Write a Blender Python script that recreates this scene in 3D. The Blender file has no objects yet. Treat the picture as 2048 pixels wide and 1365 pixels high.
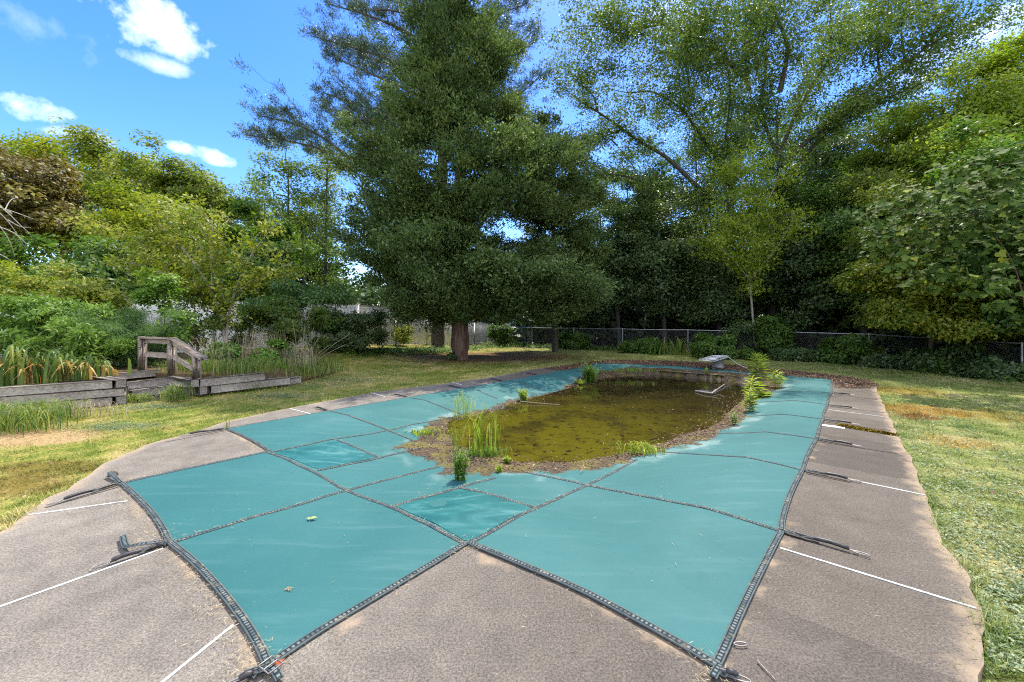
import bpy, bmesh, math, random
import numpy as np
from mathutils import Vector, Matrix
from mathutils.geometry import delaunay_2d_cdt
rs = np.random.RandomState(7)
random.seed(7)
SC = bpy.context.scene
COL = SC.collection
F, CX, HY, H = 800.0, 1024.0, 640.0, 1.75      # focal length in photo pixels, optical centre, horizon row, eye height

# ------------------------------------------------------------------ layout helpers
def G(px, py, z=0.0):
    d = (H - z) * F / (py - HY)
    return np.array([(px - CX) / F * d, d, z])
def P(px, py, d):
    return np.array([(px - CX) / F * d, d, H - (py - HY) / F * d])
def S(t):
    t = np.clip(t, 0, 1); return t * t * (3 - 2 * t)
def gl(pts, z=0.0): return np.array([G(a, b, z)[:2] for a, b in pts])
def unit(v):
    v = np.asarray(v, float); return v / np.maximum(np.linalg.norm(v, axis=-1, keepdims=True), 1e-9)
def rnd_unit(n):
    return unit(rs.normal(size=(n, 3)))
def inside(poly, p):
    x, y = p[:, 0], p[:, 1]; r = np.zeros(len(p), bool)
    for i in range(len(poly)):
        a, b = poly[i - 1], poly[i]
        c = (a[1] > y) != (b[1] > y)
        with np.errstate(divide='ignore', invalid='ignore'):
            xx = (b[0] - a[0]) * (y - a[1]) / (b[1] - a[1] + 1e-12) + a[0]
        r ^= c & (x < xx)
    return r
def segdist(poly, p, closed=True):
    p = np.asarray(p, np.float32); poly = np.asarray(poly, np.float32); best = np.full(len(p), 1e9, np.float32); px_, py_ = np.ascontiguousarray(p[:, 0]), np.ascontiguousarray(p[:, 1])
    for i in range(0 if closed else 1, len(poly)):
        a, b = poly[i - 1], poly[i]; d = b - a
        ux = px_ - a[0]; uy = py_ - a[1]; t = np.minimum(np.maximum((ux * d[0] + uy * d[1]) / max(d @ d, 1e-12), 0), 1)
        ux -= t * d[0]; uy -= t * d[1]; np.minimum(best, ux * ux + uy * uy, out=best)
    return np.sqrt(best)
def sdist(poly, p):        # positive inside
    d = segdist(poly, p); return np.where(inside(poly, p), d, -d)
class Field:      # signed distance sampled on a grid
    def __init__(s, poly, lo=(-13, -3), hi=(16, 27), step=.06):
        s.lo = np.array(lo, float); s.st = step; s.nx = int((hi[0] - lo[0]) / step) + 2; s.ny = int((hi[1] - lo[1]) / step) + 2
        gx, gy = np.meshgrid(lo[0] + step * np.arange(s.nx), lo[1] + step * np.arange(s.ny)); s.g = sdist(poly, np.stack([gx.ravel(), gy.ravel()], 1)).reshape(s.ny, s.nx)
    def __call__(s, p):
        u = (np.asarray(p) - s.lo) / s.st; i = np.clip(u.astype(int), 0, [s.nx - 2, s.ny - 2]); f = np.clip(u - i, 0, 1); x, y = i[:, 0], i[:, 1]
        return (s.g[y, x] * (1 - f[:, 0]) + s.g[y, x + 1] * f[:, 0]) * (1 - f[:, 1]) + (s.g[y + 1, x] * (1 - f[:, 0]) + s.g[y + 1, x + 1] * f[:, 0]) * f[:, 1]
def wob(x, y, s=1.0, k=0.0):
    return (np.sin(x * 1.7 * s + 1.3 + k) * np.cos(y * 1.3 * s - .7 + k) + .6 * np.sin(x * 3.1 * s - y * 2.3 * s + 2 * k) + .4 * np.cos(x * 5.3 * s + y * 6.1 * s + k)) / 2
def resample(pts, step):
    pts = np.asarray(pts, float); d = np.linalg.norm(np.diff(pts, axis=0), axis=1); c = np.r_[0, np.cumsum(d)]
    n = max(2, int(round(c[-1] / step)) + 1); t = np.linspace(0, c[-1], n)
    return np.stack([np.interp(t, c, pts[:, k]) for k in range(pts.shape[1])], 1)
def smooth(pts, n=3):
    pts = np.asarray(pts, float)
    for _ in range(n):
        q = [pts[0]]
        for a, b in zip(pts[:-1], pts[1:]): q += [a * .75 + b * .25, a * .25 + b * .75]
        q.append(pts[-1]); pts = np.array(q)
    return pts

# ------------------------------------------------------------------ object helpers
def tag(o, label=None, cat=None, group=None, kind=None):
    if label: o['label'] = label
    if cat: o['category'] = cat
    if group: o['group'] = group
    if kind: o['kind'] = kind
    return o
def thing(name, label, cat, loc, group=None):
    o = bpy.data.objects.new(name, None); COL.objects.link(o); o.location = tuple(float(v) for v in loc)
    o.empty_display_size = .2
    return tag(o, label, cat, group)
class MB:
    """collects geometry for ONE mesh"""
    def __init__(s): s.v = []; s.f = []; s.n = 0; s.val = []; s.uv = []; s.has_uv = False
    def add(s, v, f, val=0.5):
        v = np.asarray(v, np.float32); f = np.asarray(f, np.int64)
        s.v.append(v); s.f.append(f + s.n); s.n += len(v)
        s.val.append(np.broadcast_to(np.asarray(val, np.float32), (len(f),)))
        return s
    def build(s, name, mat, parent=None, base=(0, 0, 0), smooth_shade=False):
        me = bpy.data.meshes.new(name)
        V = np.concatenate(s.v) - np.asarray(base, np.float32) if s.v else np.zeros((0, 3), np.float32)
        me.vertices.add(len(V)); me.vertices.foreach_set('co', V.astype(np.float32).ravel())
        loops = np.concatenate([f.ravel() for f in s.f]); sizes = np.concatenate([np.full(len(f), f.shape[1]) for f in s.f])
        me.loops.add(len(loops)); me.loops.foreach_set('vertex_index', loops.astype(np.int32))
        st = np.r_[0, np.cumsum(sizes)[:-1]].astype(np.int32)
        me.polygons.add(len(sizes)); me.polygons.foreach_set('loop_start', st)
        at = me.attributes.new('v', 'FLOAT', 'FACE'); at.data.foreach_set('value', np.concatenate(s.val).astype(np.float32))
        me.update(calc_edges=True)
        if smooth_shade: me.polygons.foreach_set('use_smooth', np.ones(len(sizes), bool))
        me.materials.append(mat)
        o = bpy.data.objects.new(name, me); COL.objects.link(o)
        if parent is not None: o.parent = parent
        return o
def part(mb, name, mat, root, sm=False):          # geometry in world coordinates, child of a thing at root.location
    return mb.build(name, mat, root, np.array(root.location), sm)
def copy_tree(o, parent=None):
    c = o.copy(); COL.objects.link(c)
    if parent is not None: c.parent = parent
    for ch in list(o.children): copy_tree(ch, c)
    return c

def tube(mb, pts, rad, sides=6, cap=True, lobes=0, lobe_amp=0, val=.5):
    pts = np.asarray(pts, float); n = len(pts); rad = np.broadcast_to(np.asarray(rad, float), (n,))
    t = unit(np.gradient(pts, axis=0)); ref = np.array([0, 0, 1.0]) if abs(t[:, 2]).mean() < .8 else np.array([1.0, 0, 0])
    a = unit(np.cross(t, ref)); b = np.cross(t, a)
    th = np.linspace(0, 2 * np.pi, sides, endpoint=False)
    m = 1 + (lobe_amp * np.cos(lobes * th) if lobes else 0)
    ring = pts[:, None] + rad[:, None, None] * m_(m, sides)[None, :, None] * (np.cos(th)[None, :, None] * a[:, None] + np.sin(th)[None, :, None] * b[:, None])
    V = ring.reshape(-1, 3); i = np.arange(n - 1)[:, None] * sides; j = np.arange(sides)[None]; k = (j + 1) % sides
    Fq = np.stack([i + j, i + k, i + sides + k, i + sides + j], -1).reshape(-1, 4)
    mb.add(V, Fq, val)
    if cap:
        for e, c in ((0, pts[0]), (n - 1, pts[-1])):
            V2 = np.vstack([ring[e], c[None]]); jj = np.arange(sides)
            mb.add(V2, np.stack([jj, (jj + 1) % sides, np.full(sides, sides)], 1), val)
def m_(m, s): return np.broadcast_to(np.asarray(m, float), (s,))
def beam(mb, p0, p1, w, h, up=(0, 0, 1), bev=.006, rnd=0):
    """a rectangular bevelled bar from p0 to p1 (centre line), w across, h along up"""
    p0 = np.asarray(p0, float); p1 = np.asarray(p1, float); t = unit(p1 - p0); L = np.linalg.norm(p1 - p0)
    a = unit(np.cross(t, up)); b = np.cross(a, t)
    bm = bmesh.new(); bmesh.ops.create_cube(bm, size=1)
    for v in bm.verts:
        c = p0 + t * (v.co.x + .5) * L + a * v.co.y * w + b * v.co.z * h
        if rnd: c = c + rs.normal(size=3) * rnd
        v.co = c
    if bev: bmesh.ops.bevel(bm, geom=bm.edges[:], offset=bev, segments=2, affect='EDGES', profile=.5)
    bmesh.ops.recalc_face_normals(bm, faces=bm.faces)
    frombm(mb, bm)
def frombm(mb, bm, val=.5):
    bmesh.ops.triangulate(bm, faces=[f for f in bm.faces if len(f.verts) > 4])
    bm.verts.index_update()
    V = np.array([v.co[:] for v in bm.verts]); q = [[v.index for v in f.verts] for f in bm.faces if len(f.verts) == 4]
    t = [[v.index for v in f.verts] for f in bm.faces if len(f.verts) == 3]
    n0 = mb.n; mb.v.append(V.astype(np.float32)); mb.n += len(V)
    for fs in (q, t):
        if fs: mb.f.append(np.array(fs, np.int64) + n0); mb.val.append(np.full(len(fs), val, np.float32))
    bm.free()
def leaf_quads(c, ax, nr, L, W, fold=.15):
    """rhombic leaves: base, right, tip, left"""
    n = len(c); L = np.broadcast_to(L, (n,))[:, None]; W = np.broadcast_to(W, (n,))[:, None]
    ax = unit(ax); sd = unit(np.cross(ax, nr)); nr = np.cross(sd, ax)
    v = np.stack([c, c + ax * L * .45 + sd * W * .5 + nr * W * fold, c + ax * L - nr * L * .08, c + ax * L * .45 - sd * W * .5 + nr * W * fold], 1)
    return v.reshape(-1, 3), np.arange(n * 4).reshape(n, 4)
def lobed_leaves(mb, c, ax, nr, L, val):
    """broad heart-shaped leaves with lobes, eight outline points round a centre"""
    n = len(c); ax = unit(ax); sd = unit(np.cross(ax, nr)); nr = np.cross(sd, ax); L = np.broadcast_to(L, (n,))[:, None]
    o = [(-.12, .3), (.12, .55), (.38, .52), (.55, .3), (1, 0), (.55, -.3), (.38, -.52), (.12, -.55), (-.12, -.3), (.02, 0)]
    pts = [c + ax * L * .3 - nr * L * .06] + [c + ax * L * a + sd * L * b + nr * L * (.06 * math.sin(9 * b)) for a, b in o]
    V = np.stack(pts, 1).reshape(-1, 3); m = len(o); b0 = np.arange(n)[:, None] * (m + 1); j = np.arange(m)[None]
    Ft = np.stack([b0 + 0 * j, b0 + 1 + j, b0 + 1 + (j + 1) % m], -1).reshape(-1, 3)
    mb.add(V, Ft, np.repeat(val, m))
def blades(mb, base, hgt, wid, lean, az, segs=3, curl=1.0, val=.5):
    """grass / strap leaves: arrays over n blades; lean = how far the tip moves sideways relative to its height"""
    n = len(base); hgt = np.broadcast_to(hgt, (n,)); wid = np.broadcast_to(wid, (n,)); lean = np.broadcast_to(lean, (n,)); val = np.broadcast_to(val, (n,))
    d = np.stack([np.cos(az), np.sin(az), np.zeros(n)], 1); s = np.stack([-np.sin(az), np.cos(az), np.zeros(n)], 1)
    rows = []
    for k in range(segs + 1):
        t = k / segs
        z = np.sin(np.minimum(t * (1 + .6 * lean * curl), 2.6) * np.pi / 2) if segs > 2 else np.full(n, t)
        c = base + d * (hgt * lean * t ** 1.7)[:, None]
        c = c.copy(); c[:, 2] += hgt * z * (1 if segs <= 2 else 1)
        w = wid * (1 - t ** 2) * .5 if k < segs else wid * 0
        if k < segs: rows += [c - s * w[:, None], c + s * w[:, None]]
        else: rows += [c]
    m = len(rows); V = np.stack(rows, 1).reshape(-1, 3); b0 = np.arange(n)[:, None] * m
    for k in range(segs - 1):
        mb.add(np.zeros((0, 3)), np.zeros((0, 4), int)) if False else None
    qs = [b0 + np.array([[2 * k, 2 * k + 1, 2 * k + 3, 2 * k + 2]]) for k in range(segs - 1)]
    n0 = mb.n; mb.v.append(V.astype(np.float32)); mb.n += len(V)
    for q in qs: mb.f.append(q + n0); mb.val.append(val.astype(np.float32))
    mb.f.append(b0 + np.array([[2 * segs - 2, 2 * segs - 1, 2 * segs]]) + n0); mb.val.append(val.astype(np.float32))

# ------------------------------------------------------------------ material helpers
class NT:
    def __init__(s, name):
        s.m = bpy.data.materials.new(name); s.m.use_nodes = True; s.t = s.m.node_tree; s.t.nodes.clear()
        s.out = s.n('ShaderNodeOutputMaterial')
    def n(s, typ, **kw):
        o = s.t.nodes.new(typ)
        for k, v in kw.items(): setattr(o, k, v)
        return o
    def l(s, a, b): s.t.links.new(a, b)
    def setin(s, node, name, val):
        if hasattr(val, 'links'): s.l(val, node.inputs[name])
        else: node.inputs[name].default_value = val
    def math(s, op, a, b=0.0, c=None):
        o = s.n('ShaderNodeMath', operation=op); s.setin(o, 0, a); s.setin(o, 1, b)
        if c is not None: s.setin(o, 2, c)
        return o.outputs[0]
    def noise(s, scale, detail=3, rough=.55, vec=None, dist=0.0):
        o = s.n('ShaderNodeTexNoise'); o.inputs['Scale'].default_value = scale; o.inputs['Detail'].default_value = detail
        o.inputs['Roughness'].default_value = rough; o.inputs['Distortion'].default_value = dist
        if vec is not None: s.l(vec, o.inputs['Vector'])
        return o.outputs['Fac']
    def ramp(s, fac, stops, interp='LINEAR'):
        o = s.n('ShaderNodeValToRGB'); cr = o.color_ramp; cr.interpolation = interp
        while len(cr.elements) < len(stops): cr.elements.new(.5)
        for e, (p, c) in zip(cr.elements, stops):
            e.position = p; e.color = (c[0], c[1], c[2], 1) if not isinstance(c, (int, float)) else (c, c, c, 1)
        s.setin(o, 'Fac', fac); return o.outputs['Color']
    def mix(s, f, a, b, mode='MIX'):
        o = s.n('ShaderNodeMix', data_type='RGBA', blend_type=mode); s.setin(o, 0, f)
        for i, v in ((6, a), (7, b)):
            if hasattr(v, 'links'): s.l(v, o.inputs[i])
            else: o.inputs[i].default_value = (v[0], v[1], v[2], 1)
        return o.outputs[2]
    def pos(s): return s.n('ShaderNodeNewGeometry').outputs['Position']
    def obj(s): return s.n('ShaderNodeTexCoord').outputs['Object']
    def attr(s, name): return s.n('ShaderNodeAttribute', attribute_name=name).outputs['Fac']
    def scale(s, vec, xyz):
        o = s.n('ShaderNodeMapping'); s.l(vec, o.inputs['Vector']); o.inputs['Scale'].default_value = xyz; return o.outputs[0]
    def sm(s, x, lo, hi):
        o = s.n('ShaderNodeMapRange', interpolation_type='SMOOTHSTEP'); s.setin(o, 0, x); o.inputs[1].default_value = lo; o.inputs[2].default_value = hi
        return o.outputs[0]
    def bump(s, h, strength=.3, dist=.01):
        o = s.n('ShaderNodeBump'); o.inputs['Strength'].default_value = strength; o.inputs['Distance'].default_value = dist; s.l(h, o.inputs['Height']); return o.outputs[0]
    def bsdf(s, col, rough=.6, spec=.4, metal=0.0, normal=None, final=True, **kw):
        o = s.n('ShaderNodeBsdfPrincipled')
        if hasattr(col, 'links'): s.l(col, o.inputs['Base Color'])
        else: o.inputs['Base Color'].default_value = (*col, 1)
        s.setin(o, 'Roughness', rough); s.setin(o, 'Specular IOR Level', spec); s.setin(o, 'Metallic', metal)
        if normal is not None: s.l(normal, o.inputs['Normal'])
        for k, v in kw.items(): s.setin(o, k, v)
        if final: s.l(o.outputs[0], s.out.inputs[0])
        return o.outputs[0]
def mat_leaf(name, stops, trans=.4, rough=.5, spec=.35, tcol=(1.15, 1.2, .6)):
    """thin leaf: per-leaf tint from the face attribute v"""
    t = NT(name); v = t.attr('v'); c = t.ramp(v, stops)
    b = t.bsdf(c, rough, spec, final=False)
    tr = t.n('ShaderNodeBsdfTranslucent'); t.l(t.mix(1, c, tcol, 'MULTIPLY'), tr.inputs[0])
    m = t.n('ShaderNodeMixShader'); m.inputs[0].default_value = trans; t.l(b, m.inputs[1]); t.l(tr.outputs[0], m.inputs[2]); t.l(m.outputs[0], t.out.inputs[0])
    return t.m
def mat_bark(name, c0, c1, sx=14, sz=2.5, b=.8):
    t = NT(name); o = t.scale(t.pos(), (sx, sx, sz)); f = t.noise(1, 5, .6, o, .4); c = t.ramp(f, [(.3, c0), (.7, c1)])
    t.bsdf(c, .9, .15, normal=t.bump(f, b, .03)); return t.m
def mat_plain(name, col, rough=.5, spec=.4, metal=0.0, var=.15, scale=6):
    t = NT(name); f = t.noise(scale, 4, .6, t.pos()); c = t.mix(t.sm(f, .3, .7), tuple(x * (1 - var) for x in col), tuple(min(1, x * (1 + var)) for x in col))
    t.bsdf(c, rough, spec, metal); return t.m

# ------------------------------------------------------------------ camera, sun, sky
SUN_AZ, SUN_EL = math.radians(22), math.radians(62)     # azimuth from the view axis towards the right
EXPO = 1.68
cam = bpy.data.cameras.new('camera'); cam_o = bpy.data.objects.new('camera', cam); COL.objects.link(cam_o)
cam.sensor_width = 36; cam.lens = F / 2048 * 36; cam.shift_y = -(682.5 - HY) / 2048; cam.clip_end = 2000; cam.clip_start = .05
cam_o.location = (0, 0, H); cam_o.rotation_euler = (math.pi / 2, 0, 0)
SC.camera = cam_o
sd = Vector((math.sin(SUN_AZ) * math.cos(SUN_EL), math.cos(SUN_AZ) * math.cos(SUN_EL), math.sin(SUN_EL)))
sl = bpy.data.lights.new('sun', 'SUN'); sl.energy = 2.75; sl.angle = math.radians(.53); sl.color = (1, .93, .80)
so = bpy.data.objects.new('sun', sl); COL.objects.link(so); so.rotation_euler = sd.to_track_quat('Z', 'Y').to_euler(); so.location = (0, 0, 60)
W = bpy.data.worlds.new('World'); SC.world = W; W.use_nodes = True; wt = W.node_tree; wt.nodes.clear()
def wn(t, **k):
    o = wt.nodes.new(t)
    for a, b in k.items(): setattr(o, a, b)
    return o
sky = wn('ShaderNodeTexSky', sky_type='NISHITA'); sky.sun_disc = False; sky.sun_elevation = SUN_EL; sky.sun_rotation = SUN_AZ
sky.air_density = 1.0; sky.dust_density = .3; sky.ozone_density = 2.5
bg = wn('ShaderNodeBackground'); bg.inputs[1].default_value = .15; wo = wn('ShaderNodeOutputWorld')
tc = wn('ShaderNodeTexCoord')
nz = wn('ShaderNodeTexNoise'); nz.inputs['Scale'].default_value = 11; nz.inputs['Detail'].default_value = 7; nz.inputs['Roughness'].default_value = .62
wt.links.new(tc.outputs['Generated'], nz.inputs['Vector'])
nz2 = wn('ShaderNodeTexNoise'); nz2.inputs['Scale'].default_value = 2.6; nz2.inputs['Detail'].default_value = 5
wt.links.new(tc.outputs['Generated'], nz2.inputs['Vector'])
def wmath(op, a, b=0.0):
    o = wn('ShaderNodeMath', operation=op)
    for i, x in enumerate((a, b)):
        if hasattr(x, 'links'): wt.links.new(x, o.inputs[i])
        else: o.inputs[i].default_value = x
    return o.outputs[0]
total = None
# small fair-weather clouds: direction, angular half width, half height
for px, py, rw, rh, k in ((285, 38, .088, .040, 1), (345, 78, .045, .026, .85), (60, 208, .050, .022, .85), (185, 277, .05, .012, .7), (385, 300, .058, .015, .9), (435, 322, .03, .009, .6), (318, 128, .04, .014, .5), (60, 40, .06, .04, .2),
                          (1965, 85, .09, .035, .7), (1340, 40, .08, .03, .4), (1160, 300, .06, .02, .5), (1830, 150, .07, .03, .5)):
    d = Vector(((px - CX) / F, 1, (HY - py) / F)).normalized()
    r = Vector((d.y, -d.x, 0)).normalized(); u = r.cross(d)
    dx = wn('ShaderNodeVectorMath', operation='DOT_PRODUCT'); dx.inputs[1].default_value = r; wt.links.new(tc.outputs['Generated'], dx.inputs[0])
    du = wn('ShaderNodeVectorMath', operation='DOT_PRODUCT'); du.inputs[1].default_value = u; wt.links.new(tc.outputs['Generated'], du.inputs[0])
    df = wn('ShaderNodeVectorMath', operation='DOT_PRODUCT'); df.inputs[1].default_value = d; wt.links.new(tc.outputs['Generated'], df.inputs[0])
    a = wmath('POWER', wmath('DIVIDE', dx.outputs['Value'], rw), 2.0); a = wmath('ABSOLUTE', a)
    b = wmath('ABSOLUTE', wmath('POWER', wmath('ABSOLUTE', wmath('DIVIDE', du.outputs['Value'], rh)), 2.0))
    m = wmath('SUBTRACT', 1.0, wmath('ADD', a, b)); m = wmath('ADD', m, wmath('MULTIPLY', wmath('SUBTRACT', nz.outputs['Fac'], .50), 7.0))
    m = wmath('MULTIPLY', wmath('MINIMUM', wmath('MAXIMUM', wmath('MULTIPLY', m, .42), 0), 1.0), k)
    m = wmath('MULTIPLY', m, wmath('GREATER_THAN', df.outputs['Value'], .5))
    total = m if total is None else wmath('MAXIMUM', total, m)
# broken cumulus added in the unseen sky behind the camera as fill light, laid on a flat cloud deck
sx_ = wn('ShaderNodeSeparateXYZ'); wt.links.new(tc.outputs['Generated'], sx_.inputs[0])
zz_ = wmath('ADD', wmath('MAXIMUM', sx_.outputs[2], 0.0), .12); cb = wn('ShaderNodeCombineXYZ'); wt.links.new(wmath('DIVIDE', sx_.outputs[0], zz_), cb.inputs[0]); wt.links.new(wmath('DIVIDE', sx_.outputs[1], zz_), cb.inputs[1])
n3 = wn('ShaderNodeTexNoise'); n3.inputs['Scale'].default_value = .9; n3.inputs['Detail'].default_value = 7; n3.inputs['Roughness'].default_value = .6; wt.links.new(cb.outputs[0], n3.inputs['Vector'])
def wsm(x, lo, hi):
    o = wn('ShaderNodeMapRange', interpolation_type='SMOOTHSTEP'); wt.links.new(x, o.inputs[0]); o.inputs[1].default_value = lo; o.inputs[2].default_value = hi; return o.outputs[0]
back = wmath('MULTIPLY', wsm(n3.outputs['Fac'], .40, .52), wsm(wmath('MULTIPLY', sx_.outputs[1], -1.0), -.05, .30))
total = wmath('MAXIMUM', total, back)
hs = wn('ShaderNodeHueSaturation'); hs.inputs['Hue'].default_value = .515; hs.inputs['Saturation'].default_value = 1.36; hs.inputs['Value'].default_value = .74; wt.links.new(sky.outputs[0], hs.inputs['Color'])
mx = wn('ShaderNodeMix', data_type='RGBA'); wt.links.new(total, mx.inputs[0]); wt.links.new(hs.outputs[0], mx.inputs[6]); mx.inputs[7].default_value = (5.6, 5.8, 6.2, 1)
wt.links.new(mx.outputs[2], bg.inputs[0]); wt.links.new(bg.outputs[0], wo.inputs[0])
vs = SC.view_settings; vs.view_transform = 'Standard'; vs.look = 'None'; vs.gamma = 1; vs.exposure = EXPO
SC.cycles.max_bounces = 8; SC.cycles.diffuse_bounces = 4; SC.cycles.glossy_bounces = 3; SC.cycles.transmission_bounces = 5; SC.cycles.transparent_max_bounces = 4
SC.cycles.use_denoising = False; SC.cycles.sample_clamp_indirect = 6; SC.cycles.use_adaptive_sampling = True; SC.cycles.adaptive_threshold = .012; SC.cycles.filter_width = 1.15
# ------------------------------------------------------------------ pool, cover, deck (outlines measured on the photograph, unprojected to the ground)
AX, NX = np.array([.656, .755]), np.array([.755, -.656])      # along the pool, across it
def NA(n, a): return NX * n + AX * a
edge_px = {
 'AB': [(452, 860), (478, 871), (510, 887), (537, 905)],
 'BC': [(537, 905), (440, 926), (340, 947), (240, 970)],
 'CD': [(240, 970), (275, 1003), (300, 1030), (320, 1060), (333, 1089)],
 'DE': [(333, 1089), (385, 1132), (440, 1193), (487, 1258), (515, 1308), (530, 1346)],
 'EF': [(530, 1346), (600, 1296), (665, 1254), (750, 1203), (840, 1149), (935, 1091)],
 'FG': [(935, 1091), (1024, 1128), (1150, 1182), (1270, 1246), (1390, 1315), (1437, 1346)],
 'GH': [(1437, 1346), (1459, 1298), (1489, 1226), (1524, 1153), (1549, 1102), (1568, 1066)],
 'HI': [(1568, 1066), (1568, 1046), (1580, 1003), (1594, 970), (1609, 942)],
 'IJ': [(1609, 942), (1614, 922), (1624, 900), (1636, 879)],
 'JK': [(1636, 879), (1640, 860), (1648, 840)], 'KL': [(1648, 840), (1650, 825), (1657, 811)], 'LM': [(1657, 811), (1658, 798), (1665, 786)], 'MN': [(1665, 786), (1664, 772), (1668, 759)],
 'NO': [(1668, 759), (1567, 751), (1501, 745), (1430, 738), (1369, 733), (1238, 727), (1188, 727)],
 'OP': [(1188, 727), (1165, 735), (1130, 741), (1013, 763), (815, 796), (654, 824), (507, 849), (452, 860)]}
keys = list(edge_px)
outline = np.vstack([resample(smooth(gl(edge_px[k]), 1), .09)[:-1] for k in keys])
water_px = [(905, 842), (960, 832), (1030, 806), (1100, 790), (1150, 773), (1200, 757), (1280, 751), (1350, 751), (1420, 757), (1480, 765), (1503, 775), (1492, 800), (1452, 830), (1440, 846), (1400, 860), (1330, 880),
            (1300, 892), (1250, 906), (1160, 923), (1080, 926), (1030, 923), (990, 905), (940, 905), (908, 890), (892, 870), (896, 852)]
silt_px = [(788, 903), (830, 882), (852, 852), (880, 836), (960, 820), (1020, 799), (1080, 789), (1130, 774), (1165, 755), (1200, 746), (1260, 742), (1330, 744), (1400, 749), (1470, 754), (1530, 759), (1562, 768), (1568, 780), (1540, 790),
           (1515, 800), (1500, 822), (1490, 842), (1450, 866), (1425, 882), (1400, 889), (1330, 904), (1290, 915), (1230, 935), (1170, 944), (1060, 952), (1000, 950), (960, 957), (900, 965), (882, 955), (890, 935), (850, 925), (810, 912)]
ZW = -.15; ZC = .014
WATER = resample(smooth(np.vstack([gl(water_px, ZW), gl(water_px[:1], ZW)]), 2), .12)[:-1]
WATER = WATER + np.stack([wob(WATER[:, 0], WATER[:, 1], 3.1), wob(WATER[:, 1], WATER[:, 0], 2.7, 2)], 1) * .09
SILT = resample(np.vstack([gl(silt_px, ZW + .03), gl(silt_px[:1], ZW + .03)]), .15)[:-1]
HOLE = np.array([NA(-7.05, 2.75), NA(-5.35, 2.65), NA(-5.35, 1.2), NA(-2.75, 1.2), NA(-2.75, 2.75), NA(-1.1, 2.75), NA(-1.1, 14.0), NA(-7.05, 13.5)])
def zc(p):
    p = np.asarray(p, float).reshape(-1, 2)
    e = np.maximum(sdist(HOLE, p), 0); s = -sdist(WATER, p); so_ = np.maximum(s, 0)
    t = np.where(e > 0, e / (e + so_ + 1e-6), 0); t = t ** .85
    z = ZC + (ZW - ZC) * t
    z = z - .28 * S(np.maximum(-s, 0) / 1.3) * (s < 0)
    return z + .006 * wob(p[:, 0], p[:, 1], 1.3) * S(e / .5)
def GC(px, py, dz=.0):
    z = 0.0
    for _ in range(4):
        g = G(px, py, z); z = float(zc(g[None, :2])[0]) + dz
    return G(px, py, z)
# cover fabric: constrained triangulation of the outline with a fine inner grid
def fill(outer, holes=(), step=None, margin=.04):
    V = [tuple(p) for p in outer]; E = [(i, (i + 1) % len(outer)) for i in range(len(outer))]
    for h in holes:
        k = len(V); V += [tuple(p) for p in h]; E += [(k + i, k + (i + 1) % len(h)) for i in range(len(h))]
    if step:
        lo, hi = outer.min(0), outer.max(0); gx, gy = np.meshgrid(np.arange(lo[0], hi[0], step), np.arange(lo[1], hi[1], step))
        g = np.stack([gx.ravel(), gy.ravel()], 1) + rs.uniform(-.2, .2, (gx.size, 2)) * step
        ok = sdist(outer, g) > margin
        for h in holes: ok &= sdist(h, g) < -margin
        V += [tuple(p) for p in g[ok]]
    r = delaunay_2d_cdt([Vector(p) for p in V], E, [], 2 if holes else 1, 1e-5)
    return np.array([v[:] for v in r[0]]), np.array([f for f in r[2]])
def fill_with_hole(outer, hole, step):
    v, f = fill(outer, (), step); return v, f
pool_cover = thing('pool_cover', 'teal mesh safety cover stretched over the whole pool with puddle in its middle', 'pool cover', (0, 6, 0))
cv, cf = fill(outline, (), .11)
mb = MB(); mb.add(np.c_[cv, zc(cv)], cf)
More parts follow.
